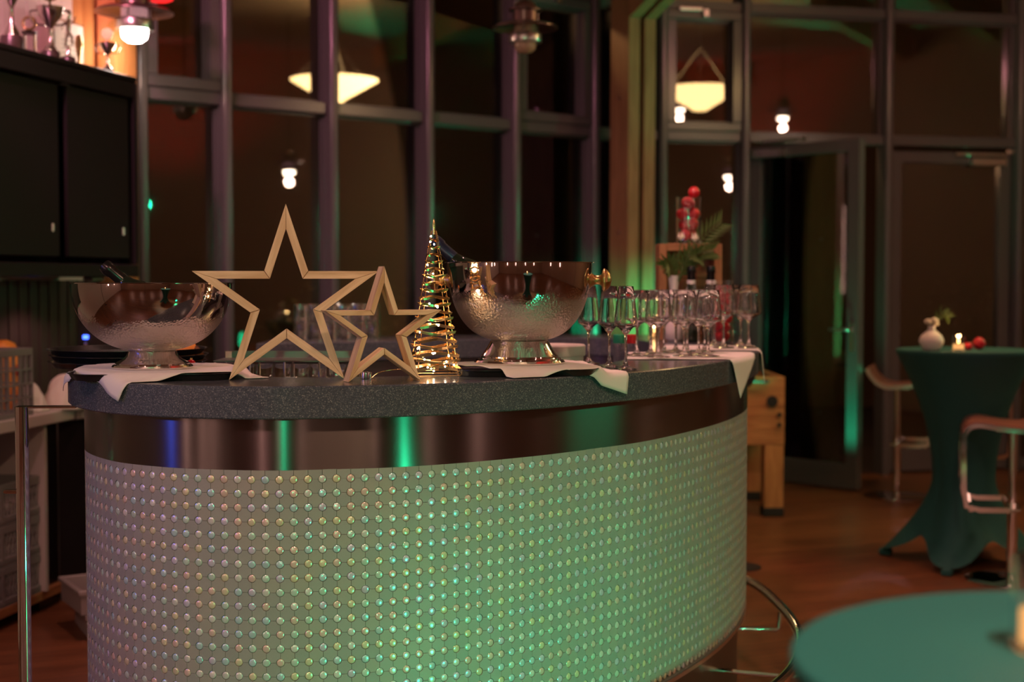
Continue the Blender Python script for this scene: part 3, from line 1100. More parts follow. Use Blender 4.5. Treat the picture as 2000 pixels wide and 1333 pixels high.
# left cooler
LC = on_z(295, 727, TOP + .017)
cl_ = (LC.x, LC.y)
TL = (-.908, 3.588)
TTL = (-.893, 3.600)
tray(TTL, .205, 'black tray under the left silver wine cooler', square=R(6))
cooler('wine_cooler', TL, TOP + .0214, .212, [(0, 0), (.100, 0), (.1005, .004), (.098, .008), (.092, .010), (.092, .013), (.086, .017), (.073, .023), (.064, .032), (.060, .042), (.055, .0455), (0, .0455)],
       .1985, .056, .045, .80, M['frostL'], 'wide silver wine cooler bowl at the left end of the bar')
cloth('linen_napkin', (-.948, 3.315), (-.600, 3.500), (-.860, 3.920), (-1.215, 3.715), 'white napkin with a corner hanging down under the left cooler', (TTL, .205, TOP + .0192, R(6)), 3)
# right cooler
TR = (.020, 3.800)
TTR = (.018, 3.745)
tray(TTR, .190, 'black tray under the right silver wine cooler', square=R(10))
rc = cooler('wine_cooler', TR, TOP + .0214, .266, [(0, 0), (.1215, 0), (.122, .004), (.118, .009), (.112, .010), (.111, .014), (.1045, .016), (.104, .020), (.098, .026), (.086, .044), (.0775, .060), (.073, .0625), (0, .0625)],
            .193, .070, .062, .62, M['frostR'], 'tall silver wine cooler bowl with brass shell handles on the bar')
for sg in (-1, 1):
    hd = MB()
    prof = [(0, -.012), (.022, -.010), (.023, -.004), (.017, .004), (.0125, .012), (.012, .022), (.016, .028), (.024, .030), (.029, .033), (.0295, .036), (.024, .045), (.014, .052), (0, .0555)]
    hd.lathe(prof, 40, axis='X', mod=lambda th, r, z: 1 + (.045 * math.cos(th * 14) if z > .029 else 0))
    ang = R(-4) if sg > 0 else R(176)
    hd.obj('shell_handle', M['brass'], rc, (.1905 * math.cos(ang), .1905 * math.sin(ang), .222), (0, 0, ang), smooth=50)
cloth('linen_napkin', (.005, 3.488), (.335, 3.690), (.140, 4.010), (-.185, 3.800), 'white napkin with a corner hanging over the edge under the right cooler', (TTR, .190, TOP + .0192, R(10)), 5)


def bottle(name, tip, base, label, body_r=.040, glass_m='green_glass', foil='foil_black', band=None, cat='bottle'):
    tip = Vector(tip); base = Vector(base); d = tip - base; L = d.length
    root = empty(name, base)
    root.rotation_euler = d.to_track_quat('Z', 'Y').to_euler()
    s = L / .30
    MB().lathe([(0, .004), (body_r * .7, 0), (body_r, .006), (body_r, .165 * s), (body_r * .93, .185 * s), (body_r * .6, .212 * s), (.0165, .232 * s), (.0150, .255 * s), (.0145, L - .008), (0, L - .008)], 32).obj('bottle_body', M[glass_m], root, smooth=40)
    MB().lathe([(.0158, .222 * s), (.0170, .226 * s), (.0158, L - .030), (.0185, L - .026), (.0185, L - .012), (.0165, L - .001), (0, L)], 24).obj('neck_foil', M[foil], root, smooth=40)
    if band:
        MB().lathe([(.0172, .228 * s), (.0172, .243 * s), (.0160, .243 * s), (.0160, .228 * s)], 24).obj('neck_band', M[band], root, smooth=40)
    return tag(root, label, cat)


bottle('wine_bottle', on_y(203, 518, 3.640), (-.825, 3.615, TOP + .105), 'dark bottle neck leaning out of the left silver cooler', .036)
b2 = bottle('wine_bottle', on_y(846, 468, 3.84), (.028, 3.80, TOP + .135), 'bottle with dark blue foil leaning out of the right silver cooler', .038, foil='foil_blue')
cg = MB()
for k in range(10):
    a = 2 * PI * k / 10
    cg.sphere((.0175 * math.cos(a), .0175 * math.sin(a), .216 + .004 * (k % 3)), .0042, 6, 4)
cg.obj('foil_collar', M['foil_black'], b2)


# ------------------------------------------------------------------ stars
def star(base_px, yaw, Rad, depth, label, Y=None, lean=0.0, cx=None):
    """five-pointed ring of ten mitred laths, standing on its two lower tips"""
    r_o = Rad * .382
    Ri = Rad * .742; ri = Ri * .382
    c = base_px
    root = tag(empty('wooden_star', (c[0], c[1], TOP + .0005), yaw), label, 'star')
    h = Rad * .809
    def pt(k, rad): 
        a = PI / 2 + k * PI / 5
        return Vector((rad * math.cos(a), 0, rad * math.sin(a) + h))
    for k in range(10):
        a_o = pt(k, Rad if k % 2 == 0 else r_o); b_o = pt(k + 1, Rad if (k + 1) % 2 == 0 else r_o)
        a_i = pt(k, Ri if k % 2 == 0 else ri); b_i = pt(k + 1, Ri if (k + 1) % 2 == 0 else ri)
        mid = (a_o + b_o + a_i + b_i) / 4
        ux = (b_o - a_o).normalized(); uy = Vector((0, 1, 0)); uz = ux.cross(uy)
        Mx = Matrix((ux, uy, uz)).transposed()
        loc = [Mx.transposed() @ (q - mid) for q in (a_o, b_o, b_i, a_i)]
        sh = .0006
        vs = []
        cen = sum(loc, Vector()) / 4
        cor = []
        for q in loc:
            dq = (q - cen); cor.append(q - dq.normalized() * sh)
        for (y, ins) in ((-depth / 2, .0012), (-depth / 2 + .0012, 0), (depth / 2 - .0012, 0), (depth / 2, .0012)):
            for q in cor:
                e = (q - cen).normalized() * ins
                vs.append((q.x - e.x, y, q.z - e.z))
        fs = [(0, 1, 2, 3), (15, 14, 13, 12)]
        for a in range(3):
            for i in range(4):
                j = (i + 1) % 4
                fs.append((a * 4 + i, a * 4 + 4 + i, a * 4 + 4 + j, a * 4 + j))
        o = MB().add(vs, fs).obj('star_lath', M['pine'], root, mid)
        o.rotation_euler = Mx.to_euler()
    return root


S1 = on_z(560.5, 742, TOP)
star((S1.x, S1.y), R(9), .2365, .022, 'large raw wooden star standing on the bar beside the left cooler')
S2 = on_z(749, 744.5, TOP)
star((S2.x - .004, S2.y), R(22), .1525, .048, 'small raw wooden star leaning out in front of the light tree')


# ------------------------------------------------------------------ wire tree with lights
def light_tree():
    c = on_z(846, 736, TOP)
    root = tag(empty('light_tree', (c.x, c.y + .045, TOP + .0008), R(14)), 'golden wire light tree glowing between the small star and the cooler', 'light tree')
    Ht = .368; hb = .054
    def half(z): return hb * (1 - z / (Ht * 1.04)) ** .92 + .0030
    for sx, sy in ((-1, -1), (1, -1), (1, 1), (-1, 1)):
        pts = [(sx * half(z) * .93, sy * half(z) * .93, z) for z in [Ht * i / 12 for i in range(13)]]
        MB().tube(pts, .0011, 6).obj('corner_wire', M['gold'], root, smooth=60)
    for z in (.0012, .008):
        h = half(z)
        MB().tube([(-h, -h, z), (h, -h, z), (h, h, z), (-h, h, z)], .0011, 6, closed=True).obj('base_wire', M['gold'], root)
    MB().lathe([(0, Ht - .012), (.0034, Ht - .010), (.0038, Ht + .012), (.0022, Ht + .026), (0, Ht + .032)], 10).obj('top_spike', M['gold'], root, smooth=50)
    nl = 19
    for k in range(nl):
        z0 = .020 + (Ht - .045) * (k / (nl - 1)) ** 1.02
        h = half(z0)
        amp = .0042 * (1 - .5 * k / nl)
        pts = []; ups = []
        steps = 32
        for i in range(steps + 1):
            t = i / steps * 4
            q = int(t) % 4; f = t - int(t)
            cs = [(-1, -1), (1, -1), (1, 1), (-1, 1), (-1, -1)]
            x = cs[q][0] * (1 - f) + cs[q + 1][0] * f; y = cs[q][1] * (1 - f) + cs[q + 1][1] * f
            bul = 1.0 + .10 * math.cos(2 * PI * f) if False else 1.0 + .13 * abs(math.cos(PI * f)) - .05
            ang = (k * .12)
            pts.append(Vector((x * h * bul, y * h * bul, z0 + amp * (1 if k % 2 else -1) * math.cos(2 * PI * t / 1.0 * .5 * 2))))
            ups.append((0.3 * x, .3 * y, 1))
        MB().ribbon(pts, ups, .0078 * (1 - .45 * k / nl), .0008).obj('wavy_ribbon', M['gold'], root)
    spots = [(820, 700), (838, 722), (861, 714), (879, 711), (838, 689), (869, 694), (810, 677), (804, 679), (841, 688), (850, 635), (812, 648), (849, 600), (833, 593), (842, 535), (829, 518), (846, 478), (830, 473), (834, 462), (864, 705), (826, 715)]
    bm_ = MB().sphere((0, 0, 0), .0021, 8, 6).mesh('bulb', M['bulb'])
    inv = Matrix.Rotation(-R(14), 4, 'Z')
    rnd = random.Random(2)
    for (x, y) in spots:
        p = on_y(x, y, c.y + .045)
        z = p.z - TOP - .0008
        h = half(max(0, min(z, Ht)))
        q = inv @ Vector((p.x - c.x, 0, 0))
        X = max(-h * 1.08, min(h * 1.08, q.x))
        inst('bulb', bm_, root, (X, -h * 1.10, z))
    cube = MB().box((0, 0, 0), (.010, .010, .010), bev=.001)
    cube.obj('battery_pack', M['gold'], root, (-.004, -.052, .022))
    for (z, pw) in ((.06, .16), (.16, .14), (.27, .10)):
        l = lamp('POINT', (0, 0, z), pw, (1.0, .66, .38), .02, name='tree_glow'); l.parent = root
    return c, root


TC, LT = light_tree()
# white tea light tin and its lead
p = on_z(715, 741, TOP)
t_ = tag(empty('tea_light', (p.x, p.y, TOP + .0005)), 'small metal tea light tin behind the foot of the small star', 'tea light')
MB().lathe([(0, 0), (.0135, 0), (.0138, .001), (.0138, .0165), (.0145, .0172), (.0132, .0168), (.0130, .012), (0, .012)], 24).obj('tin', M['chrome'], t_, smooth=40)
MB().lathe([(0, .0122), (.0128, .0122), (.0110, .0150), (0, .0152)], 20).obj('wax', M['white_cer'], t_, smooth=40)
w0 = on_z(722, 729, TOP + .01); w1 = on_z(762, 712, TOP + .01)
cd = MB().tube(catmull([Vector((p.x + .012, p.y + .02, TOP + .002)), Vector((p.x + .03, p.y + .05, TOP + .014)), Vector((p.x + .08, p.y + .06, TOP + .020)), Vector((TC.x - .06, TC.y + .03, TOP + .002)), Vector((TC.x - .05, TC.y + .04, TOP + .002))], 8), .0011, 6).obj('lead', M['gold'], smooth=60)
cd.parent = LT; cd.matrix_parent_inverse = (Matrix.Translation(LT.location) @ Matrix.Rotation(R(14), 4, 'Z')).inverted()


# ------------------------------------------------------------------ glasses
def glass_meshes(h, rim, maxr, zmax, zbot, foot_r, stem_r=.0040):
    t = .0011
    z0 = zbot
    out = [(stem_r + .0005, z0 - .004), (.011, z0 + .006), (maxr * .62, z0 + (zmax - z0) * .52), (maxr * .93, zmax - .010), (maxr, zmax), (maxr * .985, zmax + .012), ((maxr + rim) / 2, zmax + (h - zmax) * .55), (rim, h - .0006), (rim - t * .5, h), (rim - t, h - .0006)]
    inn = [((maxr + rim) / 2 - t, zmax + (h - zmax) * .55), (maxr * .985 - t, zmax + .012), (maxr - t, zmax), (maxr * .93 - t, zmax - .009), (maxr * .62 - t, z0 + (zmax - z0) * .52 + .0015), (.009, z0 + .0085), (0, z0 + .0065)]
    stem = [(0, 0), (foot_r - .001, 0), (foot_r, .0012), (foot_r - .001, .0024), (foot_r * .5, .0042), (.0085, .010), (.0052, .020), (stem_r, .034), (stem_r - .0003, z0 * .6)]
    me = MB().lathe(stem + out + inn, 36).mesh('wine_glass', M['glass'], 45)
    return me


tulip = glass_meshes(.226, .0205, .0315, .128, .096, .033, .0034)
wine_s = glass_meshes(.206, .0325, .0415, .120, .090, .036)
wine_l = glass_meshes(.221, .0345, .0450, .128, .094, .038)
GZ = TOP + .0008
for (px, py, lab) in ((1149.5, 711, 'slim tulip glass nearest the brass shell handle of the cooler'),
                      (1190, 716.5, 'slim tulip glass in the middle of the three beside the cooler'),
                      (1222, 721.5, 'slim tulip glass furthest right of the three beside the cooler')):
    q = on_z(px, py, GZ)
    tag(inst('tulip_glass', tulip, None, (q.x, q.y, GZ)), lab, 'glass', 'tulip glasses beside the cooler')
NZ = TOP + .0062
midg = ((1244, 4.50), (1271, 4.56), (1286, 4.38), (1297, 4.66), (1320, 4.72), (1336, 4.44), (1342, 4.62), (1364, 4.53), (1376, 4.70), (1383, 4.44))
order = ['first', 'second', 'third', 'fourth', 'fifth', 'sixth', 'seventh', 'eighth', 'ninth', 'tenth', 'eleventh', 'twelfth']
for k, (px, Y) in enumerate(midg):
    X = (px - 1000) / F_PX * (Y * math.cos(PITCH) + .235 * math.sin(PITCH))
    tag(inst('wine_glass', wine_s, None, (X, Y, NZ)), '%s wine glass from the left on the middle napkin of the bar' % order[k], 'glass', 'wine glasses on the middle napkin')
for k, (px, Y) in enumerate(((1395, 5.20), (1413, 5.00), (1446, 5.18), (1462, 5.01))):
    X = (px - 1000) / F_PX * (Y * math.cos(PITCH) + .235 * math.sin(PITCH))
    tag(inst('wine_glass', wine_l, None, (X, Y, NZ)), '%s wine glass from the left on the napkin at the far right end' % order[k], 'glass', 'wine glasses at the far right end')
cloth('linen_napkin', (.35, 4.335), (.80, 4.335), (.80, 4.76), (.39, 4.76), 'white napkin under the middle wine glasses with a corner over the edge', None, 8, wave=.0012)
cloth('linen_napkin', (.52, 4.93), (.965, 4.87), (.985, 5.24), (.57, 5.27), 'white napkin under the furthest wine glasses with a hanging corner', None, 9, wave=.0012)

# ------------------------------------------------------------------ stacked black trays behind the left cooler
for k in range(3):
    lab = ['lowest', 'middle', 'topmost'][k] + ' black tray of the stack behind the left cooler'
    o = tray((-1.085 + .004 * (k % 2), 4.02 - .003 * k), .215, lab, TOP + .0174 * k)
    o['group'] = 'stacked black trays'
q = on_y(361, 693, 4.16)
o = MB().sphere((0, 0, .036), .036, 24, 14).obj('orange', M['orange'], None, (q.x, 4.16, TOP + .0005), smooth=180); tag(o, 'orange fruit behind the foot of the left cooler', 'fruit')
bb = tag(empty('bauble', (on_y(373, 703, 3.86).x, 3.86, TOP + .001)), 'tiny red bauble behind the foot of the left cooler', 'bauble')
MB().sphere((0, 0, .0135), .0135, 16, 10).obj('ball', M['red_ball'], bb, smooth=180)
MB().lathe([(.004, .0262), (.004, .031), (0, .031)], 10).obj('cap', M['gold'], bb)

# ------------------------------------------------------------------ steel rack with glasses behind the stars
ra = on_y(428, 700, 4.02); rb = on_y(700, 700, 4.02)
rk = tag(empty('glass_rack', ((ra.x + rb.x) / 2, 4.02, WORK)), 'steel shelf rack with glasses standing behind the wooden stars', 'rack')
wd_ = rb.x - ra.x
MB().box((0, 0, 1.178 - WORK), (wd_, .16, .004), bev=.001).obj('shelf', M['plinth'], rk)
MB().box((0, .078, 1.188 - WORK), (wd_, .004, .024), bev=.001).obj('upstand', M['plinth'], rk)
MB().box((0, 0, 1.112 - WORK), (wd_, .16, .004), bev=.001).obj('shelf', M['satin'], rk)
for i in range(5):
    x = -wd_ / 2 + .004 + (wd_ - .008) * i / 4
    for y in (-.076, .076):
        MB().tube([(x, y, .0), (x, y, 1.178 - WORK)], .003, 6).obj('upright', M['satin'], rk)
MB().box((-wd_ / 2 + .012, .0745, 1.189 - WORK), (.018, .002, .018)).obj('sticker', M['paper'], rk)
sg_me = MB().lathe([(0, 0), (.022, 0), (.024, .003), (.026, .052), (.0250, .0525), (.0235, .006), (0, .005)], 20).mesh('shot_glass', M['glass_thin'], 40)
for i in range(7):
    x = (ra.x + rb.x) / 2 - wd_ / 2 + .075 + i * .052
    tag(inst('shot_glass', sg_me, None, (x, 4.02, 1.1145)), '%s short glass from the left in the steel rack behind the stars' % order[i], 'glass', 'short glasses on the steel rack')

# tumblers standing upside down in two layers on the far side of the bar
tm_me = MB().lathe([(0, .072), (.024, .072), (.026, .070), (.0295, .001), (.0285, 0), (.0275, .002), (.0245, .062), (0, .064)], 20).mesh('tumbler', M['glass_thin'], 40)
for lay in range(2):
    for i in range(6):
        for j in range(2):
            px = 586 + i * 28.2
            Yc = 5.84 + .10 * i * .60 * .5 + j * .068
            X = (px - 1000) / F_PX * (Yc - j * .068)
            lab = '%s tumbler from the left, %s row of the %s layer behind the stars' % (order[i], 'rear' if j else 'front', 'upper' if lay else 'lower')
            tag(inst('tumbler', tm_me, None, (X, Yc, TOP + .0008 + lay * .0728)), lab, 'glass', ('upper' if lay else 'lower') + ' layer of tumblers')

# white bucket
q = on_y(1083, 700, 4.33)
bk = tag(empty('plastic_bucket', (q.x, 4.35, WORK + .001)), 'white lidded plastic bucket behind the right cooler', 'bucket')
HBK = 1.206 - WORK
MB().lathe([(0, 0), (.078, 0), (.080, .004), (.090, HBK - .032), (0, HBK - .032)], 40).obj('pail', M['white_plastic'], bk, smooth=40)
MB().lathe([(.094, HBK - .034), (.0955, HBK - .030), (.0955, HBK - .004), (.092, HBK), (.086, HBK - .003), (0, HBK - .003), (0, HBK - .030), (.090, HBK - .034)], 40).obj('lid', M['white_plastic'], bk, smooth=40)
MB().tube([(.094 * math.cos(a), -.02 + .094 * math.sin(a) * .3, HBK - .05 - .055 * math.sin(a) ** 2) for a in [0]] + [(.100, -.01, HBK - .05), (.104, -.03, HBK - .10), (.09, -.055, HBK - .125)], .003, 6).obj('bail', M['white_plastic'], bk)
# handwriting on the bucket
import_line = []
for i, (x, h) in enumerate(((.020, .010), (.026, .006), (.032, .006), (.038, .010), (.043, .006), (.049, .006))):
    a = -PI / 2 + x / .09 + .25
    MB().tube([(.0885 * math.cos(a), .0885 * math.sin(a), HBK - .075), (.089 * math.cos(a + .03), .089 * math.sin(a + .03), HBK - .075 + h), (.0887 * math.cos(a + .05), .0887 * math.sin(a + .05), HBK - .074)], .0009, 4).obj('pen_stroke', M['dark_text'], bk)

# two bottles with coloured lids inside the bar
for px, c, nm in ((1209, (.02, .35, .16), 'green'), (1234, (.60, .02, .02), 'red')):
    q = on_y(px, 680, 4.84)
    root = tag(empty('glass_carafe', (q.x, 4.84, WORK + .001)), 'clear carafe with a %s lid inside the bar' % nm, 'carafe')
    hh = 1.218 - WORK
    MB().lathe([(0, 0), (.018, 0), (.0205, .004), (.0205, hh - .07), (.017, hh - .034), (.017, hh - .026), (.0155, hh - .026), (.0155, hh - .036), (.019, hh - .072), (.019, .006), (0, .005)], 24).obj('flask', M['glass_thin'], root, smooth=40)
    MB().lathe([(.0195, hh - .030), (.0205, hh - .028), (.0205, hh - .001), (.019, hh), (0, hh)], 24).obj('lid', mat(nm + '_lid', c, .4), root, smooth=40)

# ------------------------------------------------------------------ far right corner of the bar
cr = tag(empty('wooden_crate', (.722, 5.84, TOP + .0008)), 'upright open wooden crate carrying the vase of red baubles', 'crate')
cw, chh, cdp, ct = .254, .392, .17, .030
for (x, z, sx, sz) in ((-cw / 2 + ct / 2, chh / 2, ct, chh), (cw / 2 - ct / 2, chh / 2, ct, chh)):
    MB().box((0, 0, 0), (sz - .002, cdp, ct), bev=.002).obj('side_board', M['crate_wood'], cr, (x, 0, z), (0, R(90), 0))
for z in (ct / 2, chh - ct / 2):
    MB().box((0, 0, 0), (cw - 2 * ct - .001, cdp, ct), bev=.002).obj('end_board', M['crate_wood'], cr, (0, 0, z))
for i in range(3):
    MB().box((0, 0, 0), (cw - 2 * ct - .001, .008, (chh - 2 * ct) / 3 - .003), bev=.001).obj('back_slat', M['crate_wood'], cr, (0, cdp / 2 - .006, ct + (chh - 2 * ct) * (i + .5) / 3))


def bauble_vase(loc, r, h, n, seed, label, ribbon=False):
    rnd = random.Random(seed)
    root = tag(empty('glass_vase', loc), label, 'vase')
    MB().lathe([(0, 0), (r, 0), (r, h), (r - .0018, h), (r - .0022, .010), (0, .009)], 32).obj('cylinder', M['glass_thin'], root, smooth=40)
    z = .0; ball = MB().sphere((0, 0, 0), r * .46, 16, 10)
    me = ball.mesh('bauble', M['red_ball'], 180); me2 = MB().sphere((0, 0, 0), r * .46, 16, 10).mesh('bauble', M['red_ball_m'], 180)
    lay = 0
    z = .010 + r * .47
    for k in range(n):
        a = seed + lay * 1.15 + (PI if k % 2 else 0)
        q = r * .49
        o = inst('bauble', me if k % 3 else me2, None, (loc[0] + q * math.cos(a), loc[1] + q * math.sin(a), loc[2] + z))
        tag(o, '%s red bauble from the bottom in the %s' % (order[k], 'vase on the crate' if not ribbon else 'vase on the bar end'), 'bauble', 'red baubles in the ' + ('crate vase' if not ribbon else 'bar vase'))
        if k % 2: z += r * .80; lay += 1
    return root


bauble_vase((.722, 5.84, TOP + .0008 + .3935), .054, .190, 9, 1, 'clear glass cylinder of red baubles on top of the crate')
q = on_y(1411, 600, 5.42)
bauble_vase((q.x, 5.42, TOP + .0008), .043, .243, 12, 4, 'clear glass cylinder of red baubles behind the furthest wine glasses', True)
for px, Y, nm in ((1350, 5.60, 'left'), (1388, 5.62, 'right')):
    q = on_y(px, 600, Y)
    bottle('wine_bottle', (q.x, Y, TOP + .301), (q.x, Y, TOP + .0008), '%s of two dark upright wine bottles with a white neck band' % nm, .036, band='white_cer')
q = on_y(1316, 600, 5.66)
vs_ = tag(empty('white_vase', (q.x, 5.66, TOP + .0008)), 'white ceramic vase with palm leaves in front of the crate', 'vase')
MB().lathe([(0, 0), (.022, 0), (.034, .012), (.040, .045), (.034, .085), (.020, .125), (.015, .16), (.015, .19), (.022, .262), (.020, .262), (.012, .20), (0, .19)], 32).obj('vase_body', M['white_cer'], vs_, smooth=50)


def frond(mb, base, tip, n, ln, wd, up=Vector((0, 0, 1))):
    base = Vector(base); tip = Vector(tip)
    mid = (base + tip) / 2 + Vector((0, 0, .05))
    pts = catmull([base, mid, tip], 8)
    mb.tube(pts, [.0016] * len(pts), 5)
    for i in range(n):
        t = .25 + .75 * i / n
        j = min(int(t * (len(pts) - 1)), len(pts) - 2)
        p = pts[j]; d = (pts[j + 1] - pts[j]).normalized()
        s = d.cross(Vector((0, -1, .2))).normalized()
        for sg in (-1, 1):
            e = (d * .8 + s * sg * .7).normalized() * ln * (1 - .5 * abs(t - .6))
            w_ = e.cross(Vector((0, 1, 0))).normalized() * wd
            mb.add([p, p + e * .4 + w_ + Vector((0, -.004, 0)), p + e, p + e * .4 - w_ + Vector((0, -.004, 0)), p + e * .4 + Vector((0, .003, 0))], [(0, 1, 4), (1, 2, 4), (2, 3, 4), (3, 0, 4)])


for (tx, ty, L_) in ((1412, 432, .10), (1360, 500, .10), (1300, 520, .09), (1395, 490, .09)):
    t3 = on_y(tx, ty, 5.60); fm_ = MB()
    frond(fm_, (0, 0, .20), t3 - Vector(vs_.location), 11, L_ * .8, .006)
    fm_.obj('palm_frond', M['leaf'], vs_)
for (tx, ty) in ((1330, 460), (1357, 462)):
    t3 = on_y(tx, ty, 5.60) - Vector(vs_.location)
    st = MB().tube(catmull([Vector((0, 0, .2)), Vector((t3.x * .4, t3.y * .4, .28)), t3 - Vector((0, 0, .02))], 6), .0022, 6).obj('stem', M['leaf'], vs_)
    fl = MB()
    for k in range(5):
        a = 2 * PI * k / 5
        u = Vector((math.cos(a), math.sin(a), 0))
        b0 = t3 - Vector((0, 0, .022))
        fl.add([b0, b0 + u * .012 + Vector((0, 0, .012)) + u.cross(Vector((0, 0, 1))) * .008, b0 + u * .010 + Vector((0, 0, .036)), b0 + u * .012 + Vector((0, 0, .012)) - u.cross(Vector((0, 0, 1))) * .008, b0 + u * .015 + Vector((0, 0, .016))], [(0, 4, 1), (1, 4, 2), (2, 4, 3), (3, 4, 0)])
    fl.obj('flower', M['flower'], vs_)


def candle(loc, r, h, label, power=.5):
    root = tag(empty('candle_glass', loc), label, 'candle')
    MB().lathe([(0, 0), (r * .92, 0), (r, .003), (r, h), (r - .002, h), (r - .0025, .008), (0, .007)], 28).obj('holder', M['glass_thin'], root, smooth=40)
    MB().lathe([(0, .0075), (r * .8, .0075), (r * .8, h * .42), (0, h * .42)], 24).obj('wax', M['wax_glow'], root, smooth=40)
    MB().lathe([(0, h * .44), (r * .14, h * .5), (r * .20, h * .60), (r * .10, h * .76), (0, h * .86)], 12).obj('flame', M['flame'], root, smooth=180)
    l = lamp('POINT', (0, 0, h * .95), power, (1.0, .5, .2), .01, name='candle_light'); l.parent = root
    return root


q = on_y(1279, 650, 5.98)
candle((q.x, 5.98, TOP + .0008), .027, .055, 'small burning candle glass on the far side of the bar', .12)

# ================================================================== tables and stools
def cocktail_table(c, r, h, rot, label, feet=.33):
    root = tag(empty('cocktail_table', (c[0], c[1], 0), rot), label, 'table')
    MB().lathe([(0, h - .022), (r - .002, h - .022), (r, h - .016), (r, h - .003), (r - .003, h), (0, h)], 72).obj('table_top', M['cover'], root, smooth=35)
    # stretch cover: round at the top, waisted, drawn out to four feet at the bottom
    seg = 64; lv = 30
    vs = []; fs = []
    for i in range(lv + 1):
        t = i / lv
        z = (h - .014) * (1 - t) + .035 * t
        wst = .13
        for k in range(seg):
            a = 2 * PI * k / seg
            fold = abs(math.cos(2 * a))            # 1 on the way to a foot, 0 between
            if t < .62:
                q = t / .62
                rr = r + (wst + .022 * fold - r) * (1 - (1 - q) ** 1.9)
            else:
                q = (t - .62) / .38
                foot = feet * (.60 + .40 * fold ** 3)
                rr = (wst + .022 * fold) + (foot - wst - .022 * fold) * q ** 1.55
            zz = z
            if t > .62:
                zz = z + (.11 * (1 - fold ** 1.5)) * ((t - .62) / .38) ** 2.5
            vs.append((rr * math.cos(a), rr * math.sin(a), zz))
    for i in range(lv):
        for k in range(seg):
            l = (k + 1) % seg
            fs.append((i * seg + k, (i + 1) * seg + k, (i + 1) * seg + l, i * seg + l))
    o = MB().add(vs, fs).obj('stretch_cover', M['cover'], root, smooth=180)
    for k in range(4):
        a = PI / 2 * k
        MB().box((feet * .955 * math.cos(a), feet * .955 * math.sin(a), .018), (.06, .05, .036), a, bev=.008).obj('foot_pocket', M['cover'], root)
    MB().tube([(0, 0, .03), (0, 0, h - .02)], .03, 12).obj('pole', M['satin'], root, smooth=60)
    return root


cocktail_table((2.25, 7.05), .335, 1.062, R(62), 'tall cocktail table in a dark green stretch cover by the glass doors', .40)
cocktail_table((.575, 1.285), .315, 1.05, R(20), 'round table top in teal stretch cloth close in the foreground')
candle((.512, 1.335, 1.0505), .037, .088, 'candle glass at the right edge on the foreground table', .25)

# decoration on the far cocktail table
TZ = 1.0625
q = on_y(1819, 680, 6.93)
v = tag(empty('flower_vase', (q.x, 6.93, TZ)), 'bulbous white ribbed vase with cream blossom on the cocktail table', 'vase')
MB().lathe([(0, 0), (.034, 0), (.046, .012), (.057, .036), (.0585, .050), (.050, .072), (.030, .090), (.018, .100), (.016, .114), (.019, .122), (.016, .122), (.013, .11), (0, .10)], 36, mod=lambda th, r, z: 1 + (.012 * math.cos(z * 1100) if .01 < z < .06 else 0)).obj('vase_body', M['white_cer'], v, smooth=60)
for (dx, dz, rr) in ((-.018, .142, .017), (.012, .146, .020), (.024, .130, .012)):
    b = MB()
    for k in range(6):
        a = 2 * PI * k / 6
        b.sphere((dx + rr * .5 * math.cos(a), rr * .5 * math.sin(a), dz + .3 * rr * math.sin(2 * a)), rr * .62, 8, 6, .8)
    b.obj('blossom', M['flower'], v, smooth=180)
fm_ = MB(); frond(fm_, (.01, .01, .11), (.10, .04, .16), 7, .05, .006); fm_.obj('palm_frond', M['leaf'], v)
q = on_y(1872, 684, 6.92)
candle((q.x, 6.92, TZ), .032, .076, 'burning ribbed candle glass beside the vase on the cocktail table', 1.0)
for px, rr, Y, lab in ((1912, .031, 7.02, 'larger red bauble on the cocktail table'), (1892, .019, 6.97, 'smaller red bauble between candle and larger bauble')):
    q = on_y(px, 680, Y)
    bb = tag(empty('bauble', (q.x, Y, TZ)), lab, 'bauble')
    MB().sphere((0, 0, rr), rr, 24, 14).obj('ball', M['red_ball_m'], bb, smooth=180)
    MB().lathe([(.006, 0), (.006, .008), (0, .008)], 10, axis='X', c=(-rr - .004, 0, rr)).obj('cap', M['gold'], bb)


